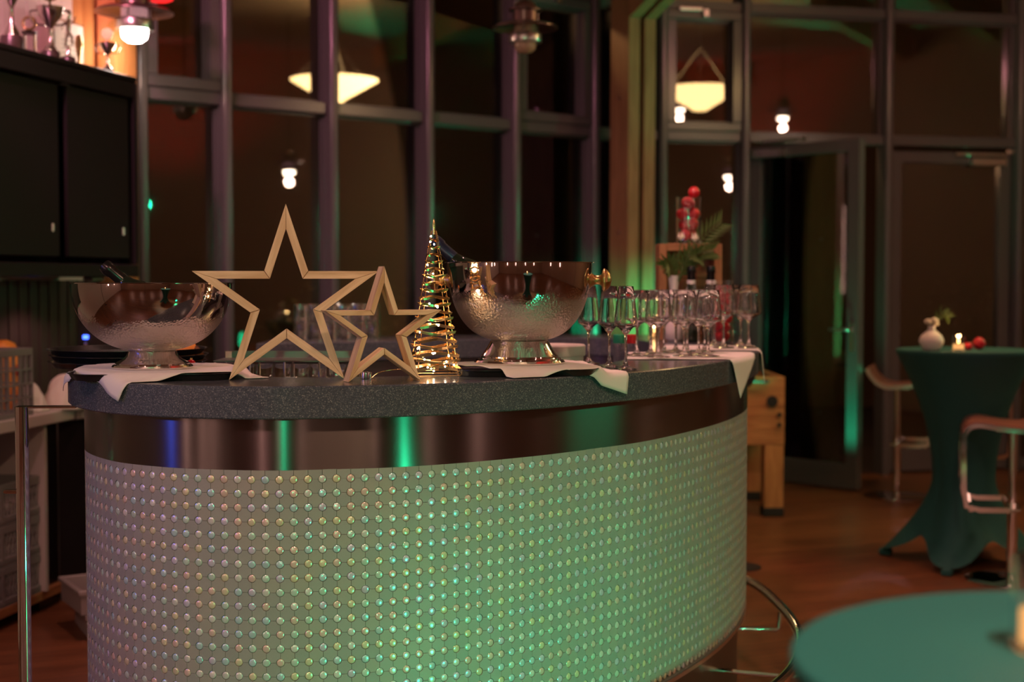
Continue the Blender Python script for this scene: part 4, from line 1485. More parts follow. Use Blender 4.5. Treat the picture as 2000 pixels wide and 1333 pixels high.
def bar_stool(c, rot, seat_h, label):
    """front of the stool looks along local -X"""
    root = tag(empty('bar_stool', (c[0], c[1], 0), rot), label, 'bar stool', 'bar stools')
    MB().lathe([(0, 0), (.205, 0), (.21, .003), (.21, .008), (.19, .012), (.03, .018), (0, .018)], 48).obj('base_plate', M['chrome'], root, smooth=30)
    MB().tube([(0, 0, .012), (0, 0, seat_h * .56)], .025, 16).obj('post', M['chrome'], root, smooth=60)
    MB().tube([(0, 0, seat_h * .56), (0, 0, seat_h - .03)], .019, 16).obj('gas_lift', M['chrome'], root, smooth=60)
    MB().box((0, 0, seat_h - .026), (.16, .16, .014), bev=.003).obj('seat_plate', M['chrome'], root)
    w_ = .19
    side = [(.175, seat_h + .115), (.150, seat_h + .065), (.105, seat_h + .018), (.04, seat_h - .004), (-.06, seat_h + .002), (-.15, seat_h + .016), (-.200, seat_h + .004), (-.222, seat_h - .035)]
    prof = catmull([Vector((x, z)) for x, z in side], 5)
    # seat shell
    vs = []; fs = []
    n = len(prof)
    for i, p in enumerate(prof):
        t = (prof[min(i + 1, n - 1)] - prof[max(i - 1, 0)]).normalized(); nn = Vector((t.y, -t.x))
        if nn.y < 0: nn = -nn
        for th in (0, .010):
            for y in (-w_, w_):
                vs.append((p.x + nn.x * th, y, p.y + nn.y * th))
    for i in range(n - 1):
        a = i * 4; b = a + 4
        fs += [(a, b, b + 1, a + 1), (a + 2, a + 3, b + 3, b + 2), (a, a + 2, b + 2, b), (a + 1, b + 1, b + 3, a + 3)]
    fs += [(0, 1, 3, 2), ((n - 1) * 4, (n - 1) * 4 + 2, (n - 1) * 4 + 3, (n - 1) * 4 + 1)]
    MB().add(vs, fs).obj('seat_shell', M['seat'], root, smooth=40)
    # continuous flat steel loop: down both sides, front legs, foot bar
    fz = seat_h - .385
    loop = [(p.x, p.y - .008) for p in prof] + [(-.225, seat_h - .08), (-.225, fz + .05), (-.215, fz + .015), (-.185, fz), (-.02, fz + .010)]
    lp = smooth_pts([Vector((x, 0, z)) for x, z in loop], 1)
    for sgn in (-1, 1):
        MB().ribbon([(q.x, sgn * (w_ + .005), q.z) for q in lp], (0, 1, 0), .012, .024).obj('side_loop', M['chrome'], root)
    MB().box((-.19, 0, fz), (.022, 2 * w_, .012), bev=.003).obj('foot_bar', M['chrome'], root)
    MB().box((0, 0, fz + .010), (.05, 2 * w_ + .02, .010), bev=.002).obj('loop_bridge', M['chrome'], root)
    return root


M['seat'] = mat('red_brown_seat', (.34, .13, .10), .28, coat=.4)
s0 = bar_stool((2.335, 6.60), R(-16), .735, 'chrome bar stool in front of the green cocktail table at the right edge')
s1 = copy_tree(s0); s1.location = (2.50, 9.20, 0); s1.rotation_euler = (0, 0, R(160)); s1['label'] = 'chrome bar stool between the open door and the cocktail table'
s2 = copy_tree(s0); s2.location = (2.70, 8.55, 0); s2.rotation_euler = (0, 0, R(188)); s2['label'] = 'chrome bar stool half hidden behind the green cocktail table'


# ------------------------------------------------------------------ table football
def football_table():
    x1 = 1.615; wd = 1.40; ln = .76; y0 = 8.40
    root = tag(empty('football_table', (x1 - wd / 2, y0 + ln / 2, 0)), 'wooden table football game behind the right end of the bar', 'game table')
    hz, lz = .835, .43
    for (y, nm) in ((-ln / 2 + .014, 'end'), (ln / 2 - .014, 'end')):
        z = lz
        for i, hh in enumerate((.085, .075, .065, .09, .09)):
            MB().box((0, 0, 0), (wd - .002, .028, hh - .002), bev=.002).obj('end_plank', M['pine_red'], root, (0, y, z + hh / 2))
            z += hh
    for sx in (-1, 1):
        z = lz
        for hh in (.135, .135, .135):
            MB().box((0, 0, 0), (ln - .058, .028, hh - .002), bev=.002).obj('side_plank', M['pine_red'], root, (sx * (wd / 2 - .016), 0, z + hh / 2), (0, 0, R(90)))
            z += hh
    MB().box((0, 0, lz + .17), (wd - .06, ln - .06, .02)).obj('pitch', mat('pitch_green', (.03, .14, .05), .6), root)
    for sx in (-1, 1):
        for sy in (-1, 1):
            lg = MB().box((0, 0, 0), (lz - .055, .115, .115), bev=.004).obj('leg', M['pine_red'], root, (sx * (wd / 2 - .06), sy * (ln / 2 - .06), (lz + .055) / 2), (0, R(90), 0))
            MB().box((sx * (wd / 2 - .06), sy * (ln / 2 - .06), .0275), (.122, .122, .055), bev=.006).obj('leg_shoe', M['rubber'], root)
    for i in range(6):
        x = -wd / 2 + .16 + i * (wd - .46) / 5
        sg = -1 if i % 2 else 1
        rd = MB().tube([(x, -sg * (ln / 2 - .04), hz - .06), (x, sg * (ln / 2 + .13), hz - .06)], .007, 8).obj('rod', M['chrome'], root)
        MB().tube([(x, sg * (ln / 2 + .10), hz - .06), (x, sg * (ln / 2 + .20), hz - .06)], .015, 10).obj('grip', M['rubber'], rd)
        for y in (-.18, 0, .18):
            pl = MB()
            pl.box((x, y, hz - .085), (.018, .022, .09), bev=.004); pl.sphere((x, y, hz - .035), .013, 8, 6)
            pl.obj('player', M['red_ball_m'] if i % 2 else M['black_plastic'], rd)
    MB().tube([(wd / 2 - .34, -ln / 2 - .03, hz - .025), (wd / 2 - .10, -ln / 2 - .03, hz - .025)], .010, 10).obj('score_rail', M['black_plastic'], root, smooth=60)
    for x in (wd / 2 - .33, wd / 2 - .11):
        MB().box((x, -ln / 2 - .012, hz - .025), (.014, .03, .014)).obj('rail_holder', M['black_plastic'], root)
    h_ = MB().lathe([(0, -.012), (.034, -.010), (.034, .002), (0, .003)], 20, axis='Y', c=(wd / 2 - .075, -ln / 2 - .002, hz - .145)).obj('ball_return', M['rubber'], root, smooth=40)
    for dz in (.225, .285):
        MB().lathe([(0, -.012), (.013, -.010), (.013, .002), (0, .003)], 14, axis='Y', c=(wd / 2 - .032, -ln / 2 - .002, hz - dz)).obj('screw_cap', M['rubber'], root, smooth=40)


football_table()

# ================================================================== left side: gate post, back bar
pp = on_y(42, 795, 3.60)
gp = tag(empty('gate_post', (pp.x, 3.60, 0)), 'slim chrome gate post left of the bar', 'post')
MB().tube([(0, 0, .006), (0, 0, pp.z)], .0165, 20).obj('post_tube', M['chrome'], gp, smooth=60)
MB().lathe([(0, 0), (.045, 0), (.045, .005), (.0, .006)], 28).obj('floor_plate', M['chrome'], gp)
MB().box((.058, .02, pp.z - .002), (.150, .030, .005), R(4), bev=.001).obj('top_plate', M['chrome'], gp)
MB().box((-.030, 0, .865), (.034, .014, .010), bev=.003).obj('latch', M['chrome'], gp)

CU = Vector((.163, .987, 0)); CN = Vector((.987, -.163, 0)); CA = math.atan2(.987, .163)
C0 = Vector((-1.90, 6.16, 0))       # inner corner of the two worktops
bw = tag(empty('back_counter', C0, CA), 'pale grey worktop along the left wall with open shelves below', 'counter')
# local x runs along the wall towards the facade, local y to the left (to the wall)
MB().box((-.80, .285, .825), (1.60, .57, .05), bev=.004).obj('worktop', M['light_grey'], bw)
MB().box((-.80, .305, .07), (1.60, .51, .04), bev=.003).obj('shelf', M['crate_wood'], bw)
MB().box((-.205, .29, .445), (.022, .52, .71), bev=.002).obj('side_panel', M['light_grey'], bw)
MB().box((-1.58, .29, .445), (.022, .52, .71), bev=.002).obj('side_panel', M['light_grey'], bw)
MB().box((-.80, .56, .43), (1.56, .012, .74)).obj('back_panel', M['light_grey'], bw)
MB().box((-.095, .31, .395), (.18, .46, .79), bev=.003).obj('corner_carcass', M['black'], bw)
br_ = tag(empty('corner_counter', (-1.90, 6.16, 0), R(-6)), 'pale grey worktop meeting the left counter behind the bar', 'counter')
MB().box((.36, .29, .825), (.70, .50, .05), bev=.004).obj('worktop', M['light_grey'], br_)
MB().prism([(0.0, .02), (.008, .04), (.008, .54), (-.14, .54)], .80, .85).obj('worktop_filler', M['light_grey'], br_)
MB().box((.36, .32, .395), (.68, .44, .79), bev=.003).obj('carcass', M['black'], br_)
MB().prism([(-.085, .02), (.0, .10), (.02, .54), (-.40, .54)], .0, .79).obj('corner_filler', M['black'], br_)
for i, (z, hh) in enumerate(((.70, .13), (.50, .22), (.22, .32))):
    d_ = MB().box((.46, .05, z), (.44, .02, hh), bev=.004).obj('drawer_front', M['dark_wall'], br_)
    MB().box((.46, .034, z + hh / 2 - .025), (.40, .018, .018), bev=.004).obj('drawer_handle', M['satin'], d_)


def crate_bin(name, parent_loc, rot, L, W, H, label, m, holes=True, group=None):
    root = tag(empty(name, parent_loc, rot), label, 'crate', group)
    t = .012
    MB().box((0, 0, .006), (L, W, .012)).obj('bottom', m, root)
    MB().box((0, -W / 2 + t / 2, H - .018), (L, t, .036), bev=.003).obj('rim', m, root)
    MB().box((0, W / 2 - t / 2, H / 2), (L, t, H), bev=.003).obj('wall_rear', m, root)
    for sx in (-1, 1):
        MB().box((sx * (L / 2 - t / 2), 0, H / 2), (t, W - 2 * t - .001, H), bev=.003).obj('end_wall', m, root)
    MB().box((0, -W / 2 + t / 2, .018), (L, t, .030), bev=.003).obj('rim', m, root)
    lat = MB()
    n = int(L / .028)
    for i in range(n + 1):
        x = -L / 2 + t + (L - 2 * t) * i / n
        for sgn in (-1, 1):
            x2 = x + sgn * .028
            if -L / 2 <= x2 <= L / 2:
                lat.tube([(x, -W / 2 + t / 2, .03), ((x + x2) / 2, -W / 2 + t / 2, (H) / 2), (x, -W / 2 + t / 2, H - .03)], .0035, 4)
    lat.obj('lattice', m, root)
    for i in range(1, 3):
        MB().box((-L / 2 + L * i / 3, -W / 2 + t / 2, H / 2), (.020, t + .004, H - .01), bev=.002).obj('rib', m, root)
    return root


cup_me = MB().lathe([(0, 0), (.024, 0), (.034, .030), (.036, .062), (.0345, .062), (.032, .032), (0, .006)], 16).mesh('cup', M['white_cer'], 50)
CL = .46
for k in range(3):
    z = .0905 + k * .166
    cen = C0 + CU * (-.215 - CL / 2 - .005) - CN * (.052 + .15)
    lv_ = ['bottom', 'middle', 'top'][k]
    crate_bin('glass_crate', (cen.x, cen.y, z), CA, CL, .30, .163, '%s grey lattice crate of glasses under the left worktop' % lv_, M['grey_plastic'], group='grey crates under the worktop')
    for i in range(5):
        for j in range(2):
            u = -CL / 2 + .06 + i * .083; v_ = -.085 + j * .085
            pz = cen - CU * u + CN * (-v_ - .02)
            tag(inst('stored_cup', cup_me, None, (pz.x, pz.y, z + .0125)), '%s white cup along the %s row of the %s grey lattice crate' % (order[i], 'front' if j else 'rear', lv_), 'cup', 'cups in the %s crate' % lv_)


def euro_box(c, z, rot, label):
    root = tag(empty('storage_box', (c[0], c[1], z), rot), label, 'box')
    L, W, H, t = .44, .34, .098, .010
    MB().box((0, 0, .005), (L - .03, W - .03, .010)).obj('bottom', M['box_grey'], root)
    for sy in (-1, 1):
        MB().box((0, sy * (W / 2 - .016), H / 2), (L - .02, t, H), bev=.003).obj('long_wall', M['box_grey'], root)
        for x in (-.14, 0, .14):
            MB().box((x, sy * (W / 2 - .010), H / 2 - .012), (.010, .010, H - .03), bev=.002).obj('rib', M['box_grey'], root)
        MB().box((0, sy * (W / 2 - .005), H - .010), (L, .010, .020), bev=.003).obj('rim', M['box_grey'], root)
    for sx in (-1, 1):
        MB().box((sx * (L / 2 - .016), 0, H / 2), (t, W - .044, H), bev=.003).obj('end_wall', M['box_grey'], root)
        MB().box((sx * (L / 2 - .005), 0, H - .010), (.010, W - .02, .020), bev=.003).obj('rim', M['box_grey'], root)
    return root


euro_box((-1.530, 5.72), .0005, R(26), 'lower grey stacking box on the floor behind the bar end')
euro_box((-1.575, 5.72), .0990, R(31), 'upper grey stacking box on the floor behind the bar end')

# things on the back counter
WZ = .8505
q = on_y(-4, 800, 5.55)
bs = tag(empty('glass_basket', (-2.115, 5.72, WZ), CA), 'grey perforated basket at the left edge on the worktop', 'basket')
for (x, y, sx, sy) in ((0, -.115, .30, .008), (0, .115, .30, .008), (-.146, 0, .008, .222), (.146, 0, .008, .222)):
    MB().box((x, y, .262), (sx, sy, .030), bev=.002).obj('rim', M['grey_plastic'], bs)
    MB().box((x, y, .010), (sx, sy, .020), bev=.002).obj('rim', M['grey_plastic'], bs)
    lat = MB()
    for i in range(7):
        f = i / 6 - .5
        px_, py_ = (x + f * (sx - .01), y) if sx > sy else (x, y + f * (sy - .01))
        lat.box((px_, py_, .136), (.010, .010, .222))
    for z in (.075, .13, .19):
        lat.box((x, y, z), (sx, sy, .008))
    lat.obj('lattice', M['grey_plastic'], bs)
MB().box((0, 0, .004), (.285, .222, .008)).obj('bottom', M['grey_plastic'], bs)
q = on_y(14, 710, 6.05)
bg = tag(empty('paper_bag', (q.x - .02, 6.05, WZ)), 'orange bag with a red patch behind the grey basket', 'bag')
MB().lathe([(0, 0), (.075, 0), (.080, .02), (.085, .15), (.075, .24), (.05, .285), (.02, .30), (0, .30)], 20, mod=lambda th, r, z: 1 + .06 * math.sin(3 * th + z * 20)).obj('sack', M['orange'], bg, smooth=60)
MB().lathe([(.0, -.002), (.025, -.001), (.028, .004), (0, .006)], 14, axis='X', c=(.078, -.03, .17)).obj('red_patch', M['red_ball_m'], bg)


def cloth_heap(loc, sx, sy, sz, seed, label):
    rnd = random.Random(seed)
    ph = [rnd.uniform(0, 6.28) for _ in range(8)]
    seg, lv = 40, 18
    vs = []; fs = []
    for i in range(lv + 1):
        t = i / lv
        for k in range(seg):
            a = 2 * PI * k / seg
            r_ = (1 - t) ** .5
            wv = 1 + .10 * math.sin(3 * a + ph[0] + 4 * t) + .07 * math.sin(7 * a + ph[1] - 6 * t) * (1 - t * .5) + .04 * math.sin(13 * a + 9 * t + ph[2])
            z = t ** .8 * (1 + .12 * math.sin(4 * a + ph[3]) * (1 - t))
            vs.append((sx * r_ * wv * math.cos(a), sy * r_ * wv * math.sin(a), max(0, sz * z)))
    for i in range(lv):
        for k in range(seg):
            l = (k + 1) % seg
            fs.append((i * seg + k, i * seg + l, (i + 1) * seg + l, (i + 1) * seg + k))
    fs.append(tuple(range(seg - 1, -1, -1)))
    o = MB().add(vs, fs).obj('linen_heap', M['linen'], None, loc, smooth=180)
    return tag(o, label, 'cloth')


q = on_y(58, 780, 5.96); cloth_heap((q.x, 5.98, WZ), .062, .085, .125, 1, 'crumpled white cloth next to the grey basket on the worktop')
q = on_y(112, 780, 6.10); cloth_heap((q.x + .02, 6.14, WZ), .095, .085, .150, 2, 'wide heap of white cloth on the worktop by the bar end')
q = on_y(182, 790, 6.30); cloth_heap((q.x, 6.31, WZ), .07, .06, .10, 4, 'small heap of white cloth beside the black machine')

cm_ = tag(empty('coffee_machine', (-1.80, 6.56, WZ), R(-6)), 'black coffee machine with a blue display behind the left cooler', 'machine')
MB().box((0, .06, .235), (.34, .30, .46), bev=.012).obj('housing', M['black_plastic'], cm_)
MB().box((0, -.12, .030), (.30, .08, .058), bev=.006).obj('drip_tray', M['satin'], cm_)
MB().box((-.135, -.094, .295), (.024, .006, .018), bev=.002).obj('display', M['blue_led'], cm_)
MB().box((-.135, -.094, .20), (.010, .008, .14), bev=.002).obj('lever_slot', M['satin'], cm_)
MB().box((.04, -.10, .33), (.14, .04, .05), bev=.008).obj('spout', M['satin'], cm_)

# wall cabinet with sliding doors
CB0 = Vector((-2.11, 5.86, 0)); CB1 = Vector((-1.81, 6.90, 0))
dC = (CB1 - CB0); LC_ = dC.length + .7; aC = math.atan2(dC.y, dC.x)
org = CB1
cab = tag(empty('wall_cabinet', (org.x, org.y, 1.42), aC), 'black wall cabinet with two sliding doors below the trophies', 'cabinet')
HC = .962
MB().box((-LC_ / 2, .225, HC - .012), (LC_, .45, .024), bev=.003).obj('top_board', M['black'], cab)
MB().box((-LC_ / 2, .225, .03), (LC_, .45, .06), bev=.003).obj('bottom_board', M['black'], cab)
MB().box((-.011, .225, HC / 2 + .018), (.022, .45, HC - .086), bev=.003).obj('side_panel', M['black'], cab)
MB().box((-LC_ + .011, .225, HC / 2 + .018), (.022, .45, HC - .086), bev=.003).obj('side_panel', M['black'], cab)
MB().box((-LC_ / 2, .438, HC / 2 + .018), (LC_ - .046, .02, HC - .09)).obj('back_panel', M['black'], cab)
MB().box((-LC_ / 2, .012, HC - .065), (LC_ - .046, .02, .075), bev=.003).obj('fascia', M['black'], cab)
for (x0, x1, y) in ((-.06, -.565, .022), (-.60, -1.12, .045), (-1.13, -1.72, .022)):
    dd = MB().box(((x0 + x1) / 2, y, .47), (abs(x1 - x0), .018, HC - .20), bev=.003).obj('sliding_door', M['black'], cab)
    MB().tube([(x0 - .05, y - .010, .20), (x0 - .05, y - .010, .235)], .006, 8).obj('lock', M['satin'], dd)
for x in (-.20, -.98):
    MB().box((x, .12, -.010), (.10, .05, .020), bev=.004).obj('under_lamp', M['satin'], cab)
lamp('SPOT', tuple(org + Vector((-.35, -.35, 1.38))), 5, PINK, .03, tuple(org + Vector((-.25, -.3, .9))), 130)

# ------------------------------------------------------------------ trophies
TPZ = 1.42 + HC + .0008
M['silver'] = mat('trophy_silver', (.72, .66, .60), .18, metal=1.0)
M['tgold'] = mat('trophy_gold', (.70, .48, .24), .22, metal=1.0)
M['marble'] = mat('trophy_base', (.05, .035, .03), .3)


def trophy(px, back, h, r, style, label, mtl='silver'):
    f_ = (px - 0) / 272.0
    base = CB0 + (CB1 - CB0) * f_
    n_ = Vector((-dC.y, dC.x, 0)).normalized()
    # find the spot on the cabinet top whose pixel column is px
    best = None
    for i in range(200):
        c = CB0 - dC * .3 + dC * 1.3 * i / 199 + n_ * back
        x = 1000 + F_PX * c.x / (c.y * math.cos(PITCH) - (TPZ - EYE) * math.sin(PITCH))
        if best is None or abs(x - px) < best[0]: best = (abs(x - px), c)
    c = best[1]
    root = tag(empty('trophy', (c.x, c.y, TPZ), aC - PI / 2 + R(20)), label, 'trophy', 'trophies on the cabinet')
    m = M[mtl]
    b = h * .14
    MB().lathe([(0, 0), (r * .62, 0), (r * .62, b * .8), (r * .55, b), (0, b)], 24).obj('plinth', M['marble'], root, smooth=35)
    if style == 'cup':
        MB().lathe([(r * .45, b), (r * .40, b + h * .03), (r * .12, b + h * .12), (r * .10, b + h * .26), (r * .22, b + h * .30), (r * .62, b + h * .48), (r * .95, b + h * .80), (r, b + h * .86), (r * .95, b + h * .86), (r * .5, b + h * .48), (0, b + h * .34)], 28).obj('cup', m, root, smooth=40)
        for sg in (-1, 1):
            MB().tube(catmull([Vector((sg * r * .9, 0, b + h * .74)), Vector((sg * r * 1.35, 0, b + h * .72)), Vector((sg * r * 1.2, 0, b + h * .5)), Vector((sg * r * .66, 0, b + h * .5))], 6), r * .07, 6).obj('handle', m, root, smooth=60)
    elif style == 'disc_cup':
        MB().lathe([(r * .45, b), (r * .40, b + h * .03), (r * .12, b + h * .10), (r * .12, b + h * .28), (r * .25, b + h * .32), (r * .78, b + h * .46), (r * .92, b + h * .56), (r * .85, b + h * .56), (0, b + h * .40)], 28).obj('cup', m, root, smooth=40)
        for sg in (-1, 1):
            MB().tube(catmull([Vector((sg * r * .8, 0, b + h * .52)), Vector((sg * r * 1.3, 0, b + h * .50)), Vector((sg * r * 1.1, 0, b + h * .36)), Vector((sg * r * .3, 0, b + h * .33))], 6), r * .07, 6).obj('handle', m, root, smooth=60)
        MB().tube([(0, 0, b + h * .4), (0, 0, b + h * .66)], r * .08, 8).obj('stalk', m, root)
        MB().lathe([(0, -.006), (r * .62, -.006), (r * .66, 0), (r * .62, .006), (0, .006)], 28, axis='Y', c=(0, 0, b + h * .76)).obj('medallion', M['tgold'], root, smooth=35)
    elif style == 'wreath':
        for x in (-.4, .4):
            MB().tube([(x * r, 0, b), (x * r, 0, b + h * .5)], r * .16, 10).obj('column', m, root, smooth=60)
        MB().lathe([(0, b + h * .5), (r * .62, b + h * .5), (r * .62, b + h * .55), (0, b + h * .55)], 20).obj('capital', M['marble'], root)
        MB().tube([(r * .5 * math.cos(a), 0, b + h * .74 + r * .5 * math.sin(a)) for a in [2 * PI * i / 20 for i in range(20)]], r * .12, 8, closed=True).obj('wreath', M['tgold'], root, smooth=60)
    elif style == 'figure':
        MB().lathe([(r * .3, b), (r * .16, b + h * .06), (r * .2, b + h * .2), (0, b + h * .22)], 16).obj('stand', m, root, smooth=40)
        fg = MB()
        fg.tube([(-r * .25, 0, b + h * .18), (-r * .15, 0, b + h * .34), (0, 0, b + h * .46), (r * .05, 0, b + h * .66), (r * .05, 0, b + h * .76)], [r * .10, r * .13, r * .18, r * .24, r * .10], 8)
        fg.tube([(r * .35, 0, b + h * .22), (r * .3, 0, b + h * .36), (0, 0, b + h * .46)], [r * .09, r * .12, r * .15], 8)
        fg.tube([(r * .05, 0, b + h * .68), (r * .45, 0, b + h * .62), (r * .62, 0, b + h * .74)], [r * .10, r * .08, r * .06], 8)
        fg.tube([(r * .05, 0, b + h * .68), (-r * .40, 0, b + h * .60), (-r * .5, 0, b + h * .5)], [r * .10, r * .08, r * .06], 8)
        fg.sphere((r * .06, 0, b + h * .82), r * .18, 12, 8)
        fg.obj('statuette', m, root, smooth=60)
    else:
        MB().lathe([(r * .4, b), (r * .3, b + h * .05), (r * .18, b + h * .2), (r * .3, b + h * .36), (r * .5, b + h * .6), (r * .36, b + h * .8), (0, b + h * .84)], 20).obj('urn', m, root, smooth=50)
    return root


trophy(24, .10, .46, .080, 'cup', 'big silver cup at the left end of the cabinet', 'silver')
trophy(58, .22, .20, .055, 'wreath', 'small column trophy with a ring wreath on top')
trophy(99, .12, .35, .068, 'disc_cup', 'cup trophy with a large round medallion on top')
trophy(133, .09, .25, .055, 'figure', 'silver figure trophy beside the large medallion cup')
trophy(154, .19, .185, .040, 'urn', 'slim dark urn trophy in front of the framed certificate', 'tgold')
trophy(211, .09, .215, .044, 'disc_cup', 'small cup trophy with a round medallion near the lit lamp')
# framed certificate leaning on the wall, and a hung picture
n_ = Vector((-dC.y, dC.x, 0)).normalized()
c = CB1 + n_ * .33 + Vector((-.01, -.10, 0))
ce = tag(empty('certificate', (c.x, c.y, TPZ), aC), 'pale framed certificate leaning behind the small trophies', 'certificate')
MB().box((0, 0, .135), (.26, .012, .27), bev=.003).obj('mount', M['crate_wood'], ce)
MB().box((0, -.008, .135), (.235, .004, .245)).obj('sheet', M['paper'], ce)
for z in (.20, .17, .15, .13, .11):
    MB().box((0, -.0105, z), (.13 if z < .2 else .08, .001, .003)).obj('print_line', M['dark_text'], ce)
hp = KA - DL * 1.75 + NL * .03
pc = tag(empty('wall_picture', (hp.x, hp.y, 2.74), math.atan2(DL.y, DL.x)), 'framed picture hanging on the white boards above the trophies', 'picture')
for (x, z, sx, sz) in ((0, 0, .30, .02), (0, .38, .30, .02), (-.14, .19, .02, .36), (.14, .19, .02, .36)):
    MB().box((x, 0, z), (sx, .02, sz), bev=.003).obj('frame_bar', M['black'], pc)
MB().box((0, .004, .19), (.26, .008, .36)).obj('print', M['paper'], pc)


# ------------------------------------------------------------------ lamps
def ship_lamp(loc, label, lit=None, power=0, cord_to=CEIL, s=1.0):
    """loc is the bottom of the glass dome"""
    root = tag(empty('ship_lamp', loc), label, 'lamp', 'ship style pendant lamps')
    def L(prof, nm, m, sm=35): return MB().lathe([(r * s, z * s) for r, z in prof], 32).obj(nm, m, root, smooth=sm)
    g = lit if lit else M['lamp_glass']
    L([(0, 0), (.030, .004), (.050, .020), (.054, .040), (.054, .051), (0, .051)], 'glass_dome', g, 50)
    L([(0, .0515), (.054, .0515), (.054, .140), (0, .140)], 'glass_cylinder', M['lamp_glass'] if lit is None else M['lamp_frost'], 50)
    L([(.056, .052), (.078, .052), (.080, .056), (.080, .092), (.078, .096), (.056, .096)], 'guard_ring', M['satin'])
    L([(.055, .142), (.060, .142), (.060, .205), (.082, .208), (.082, .213), (.056, .216), (.050, .240), (.030, .258), (0, .266)], 'housing', M['lamp_metal'])
    L([(.060, .150), (.145, .132), (.160, .122), (.160, .126), (.145, .137), (.060, .156)], 'shade', M['lamp_metal'])
    for k in range(3):
        a = 2 * PI * k / 3 + .4
        MB().tube([(.066 * s * math.cos(a), .066 * s * math.sin(a), .07 * s), (.066 * s * math.cos(a), .066 * s * math.sin(a), .20 * s)], .004 * s, 6).obj('guard_bar', M['satin'], root)
    MB().tube([(0, 0, .26 * s), (0, 0, cord_to - loc[2])], .006, 6).obj('cord', M['black_matte'], root)
    if power:
        l = lamp('POINT', (0, 0, -.06), power, (1.0, .60, .45), .04, name='lamp_light'); l.parent = root
    return root


M['lamp_frost'] = mat('lit_lamp_frost', (.6, .45, .45), .3, emit=(1.0, .45, .5), es=.35)
M['lamp_glass'] = mat('unlit_lamp_glass', (.55, .38, .28), .12, coat=.6)
M['lamp_metal'] = mat('lamp_metal', (.20, .13, .12), .30, metal=.8)
q = on_y(1026, 105, 7.0); ship_lamp((q.x, 7.0, q.z), 'unlit ship lamp hanging in front of the windows at the top', None)
q = on_y(263, 84, 7.12); ship_lamp((q.x, 7.12, q.z), 'lit ship lamp shining at the top left beside the trophies', M['lamp_on'], 6, s=1.2)
q = on_y(312, 4, 7.3)
rl = tag(empty('red_lamp', (q.x, 7.3, q.z)), 'red lamp shade just showing at the top edge', 'lamp')
MB().lathe([(0, .0), (.045, .003), (.066, .012), (.070, .03), (.055, .10), (.02, .13), (0, .13)], 28).obj('shade', emis('red_lamp_shade', (1.0, .02, .02), 1.6), rl, smooth=50)
MB().tube([(0, 0, .13), (0, 0, CEIL - q.z)], .005, 6).obj('cord', M['black_matte'], rl)
# lamps over the hall; the panes mirror them
for (x, y, z, pw, lab) in ((4.10, 6.21, 2.43, 8, 'lit ship lamp over the right side of the hall'), (4.69, 6.30, 3.05, 8, 'lit ship lamp high over the right side of the hall'), (5.1, 3.6, 3.45, 9, 'lit ship lamp over the hall nearer the camera')):
    ship_lamp((x, y, z), lab, M['lamp_far'], pw)
ub = tag(empty('uplight_bowl', (3.25, 6.98, 3.02)), 'glowing cone shaped pendant bowl mirrored in the left windows', 'lamp')
MB().lathe([(0, 0), (.07, .005), (.10, .03), (.34, .17), (.40, .205), (.395, .21), (.33, .18), (.09, .045), (0, .02)], 48).obj('bowl', M['uplight'], ub, smooth=50)
for k in range(3):
    a = 2 * PI * k / 3
    MB().tube([(.36 * math.cos(a), .36 * math.sin(a), .195), (0, 0, .60)], .003, 5).obj('wire', M['satin'], ub)
MB().tube([(0, 0, .60), (0, 0, CEIL - 3.02)], .006, 6).obj('cord', M['satin'], ub)


def par_can(loc, target, led, label, r=.075):
    loc = Vector(loc); d = (Vector(target) - loc).normalized()
    c = loc - d * .03
    root = tag(empty('stage_light', (c.x, c.y, 0)), label, 'stage light')
    rot = d.to_track_quat('Z', 'Y').to_euler()
    can = MB().lathe([(0, -.13), (r * .7, -.13), (r * .95, -.09), (r, -.02), (r, .012), (r - .004, .012), (r - .006, -.008), (0, -.008)], 28).obj('can', M['black_matte'], root, (0, 0, c.z), rot, smooth=35)
    MB().lathe([(0, -.007), (r * .85, -.007), (r * .85, -.004), (0, -.004)], 24).obj('lens', led, can)
    MB().tube([(-d.x * .06, -d.y * .06, .010), (-d.x * .06, -d.y * .06, max(.03, c.z - .05))], .014, 10).obj('stand', M['black_matte'], root, smooth=60)
    MB().lathe([(0, 0), (.11, 0), (.11, .006), (.03, .012), (0, .012)], 24, c=(-d.x * .06, -d.y * .06, 0)).obj('foot', M['black_matte'], root)
    return root


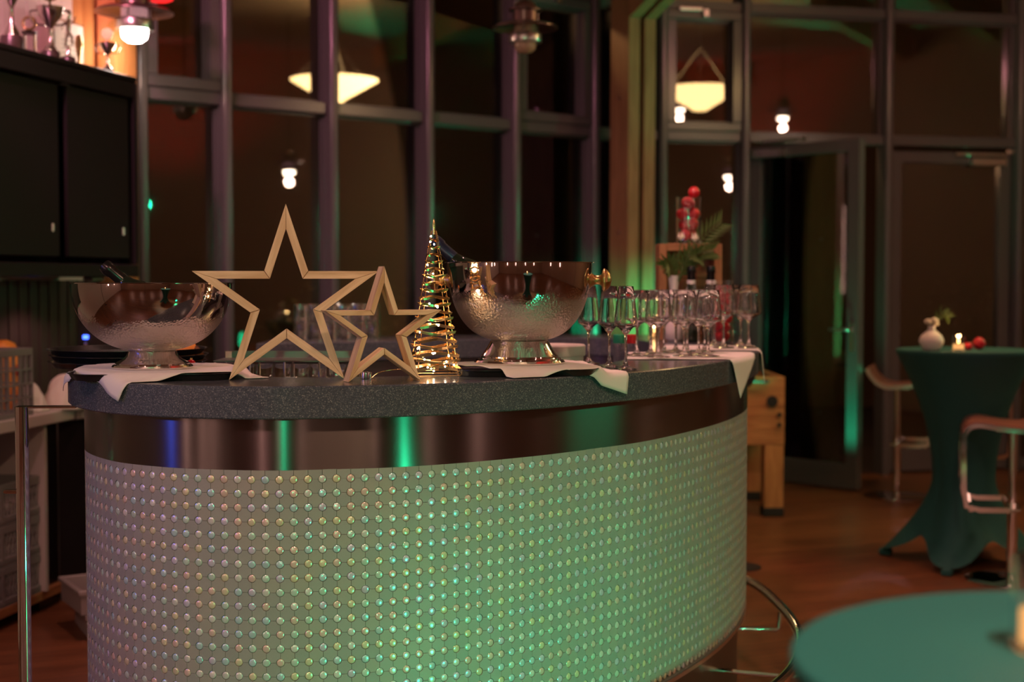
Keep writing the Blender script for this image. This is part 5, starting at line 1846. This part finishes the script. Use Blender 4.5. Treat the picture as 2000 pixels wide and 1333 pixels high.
for (l_, t_, e_, lab) in (((-.40, -2.2, 2.0), (-.15, 5.0, 1.10), 'green_led', 'green stage light on a stand behind the camera'),
                          ((-3.28, 2.1, 1.7), (-.9, 3.5, 1.1), 'blue_led', 'blue stage light on a stand by the left wall'),
                          ((4.6, 4.4, 2.2), (.4, 5.0, 1.2), 'green_led', 'green stage light on a stand by the right wall'),
                          ((4.59, 7.43, 2.05), (-.2, 8.6, 1.7), 'green_led', 'green stage light on a stand near the facade'),
                          ((1.22, 1.80, .14), (.10, 3.62, .06), 'green_led', 'green floor light shining on the bar front'),
                          ((1.10, 7.0, .95), (.86, 9.25, 1.0), 'green_led', 'green stage light behind the bar end aimed at the timber post')):
    par_can(l_, t_, M[e_], lab)

# small recessed spots added in the unseen ceiling for sparkle in steel and glass
sp_can = MB().lathe([(.062, 0), (.066, -.004), (.050, -.006), (.046, .0)], 20).mesh('trim_ring', M['satin'])
sp_len = MB().lathe([(0, -.002), (.046, -.002), (.046, .0), (0, .0)], 16).mesh('sparkle_lens', emis('sparkle_lens', (1.0, .66, .48), 150))
for i, (x, y) in enumerate(((-3.0, .6), (-1.6, .2), (.9, .6), (2.6, .4), (-2.6, 2.6), (2.4, 2.4), (.2, 4.9), (-1.5, 5.2), (2.6, 5.0), (-2.2, -1.8), (.3, -2.2), (2.6, -2.0))):
    r_ = tag(empty('sparkle_spot', (x, y, CEIL - .001)), 'recessed spot added above the hall for sparkle in the glasses', 'added ceiling lamp', 'added sparkle spots')
    inst('trim_ring', sp_can, r_); inst('sparkle_lens', sp_len, r_)


# tall warm wall lights added out of view to put streaks in the glasses
sc_b = MB().box((0, 0, 0), (.16, .05, 1.5), bev=.01).mesh('streak_light_back', M['lamp_metal'])
sc_g = MB().box((0, 0, 0), (.10, .05, 1.4), bev=.015).mesh('streak_light_glass', emis('streak_light_glass', (1.0, .52, .42), 14))
aL = math.atan2(DL.y, DL.x)
spots_ = []
for t in (7.2, 8.9, 10.2):
    q = KA - DL * t + NL * .03
    spots_.append((q.x, q.y, aL, 'left wall'))
for x in (-3.0, -.9, 1.4, 3.6):
    spots_.append((x, -5.15, PI, 'rear wall'))
for y in (-1.5, 1.0):
    spots_.append((6.16, y, -PI / 2, 'right wall'))
cnt = {}
for (x, y, a, wn) in spots_:
    cnt[wn] = cnt.get(wn, 0) + 1
    r_ = tag(empty('streak_light', (x, y, 1.9), a), '%s added tall wall light on the %s of the hall' % (order[cnt[wn] - 1], wn), 'added wall lamp', 'added tall wall lights')
    inst('streak_light_back', sc_b, r_); inst('streak_light_glass', sc_g, r_, (0, -.05, 0))
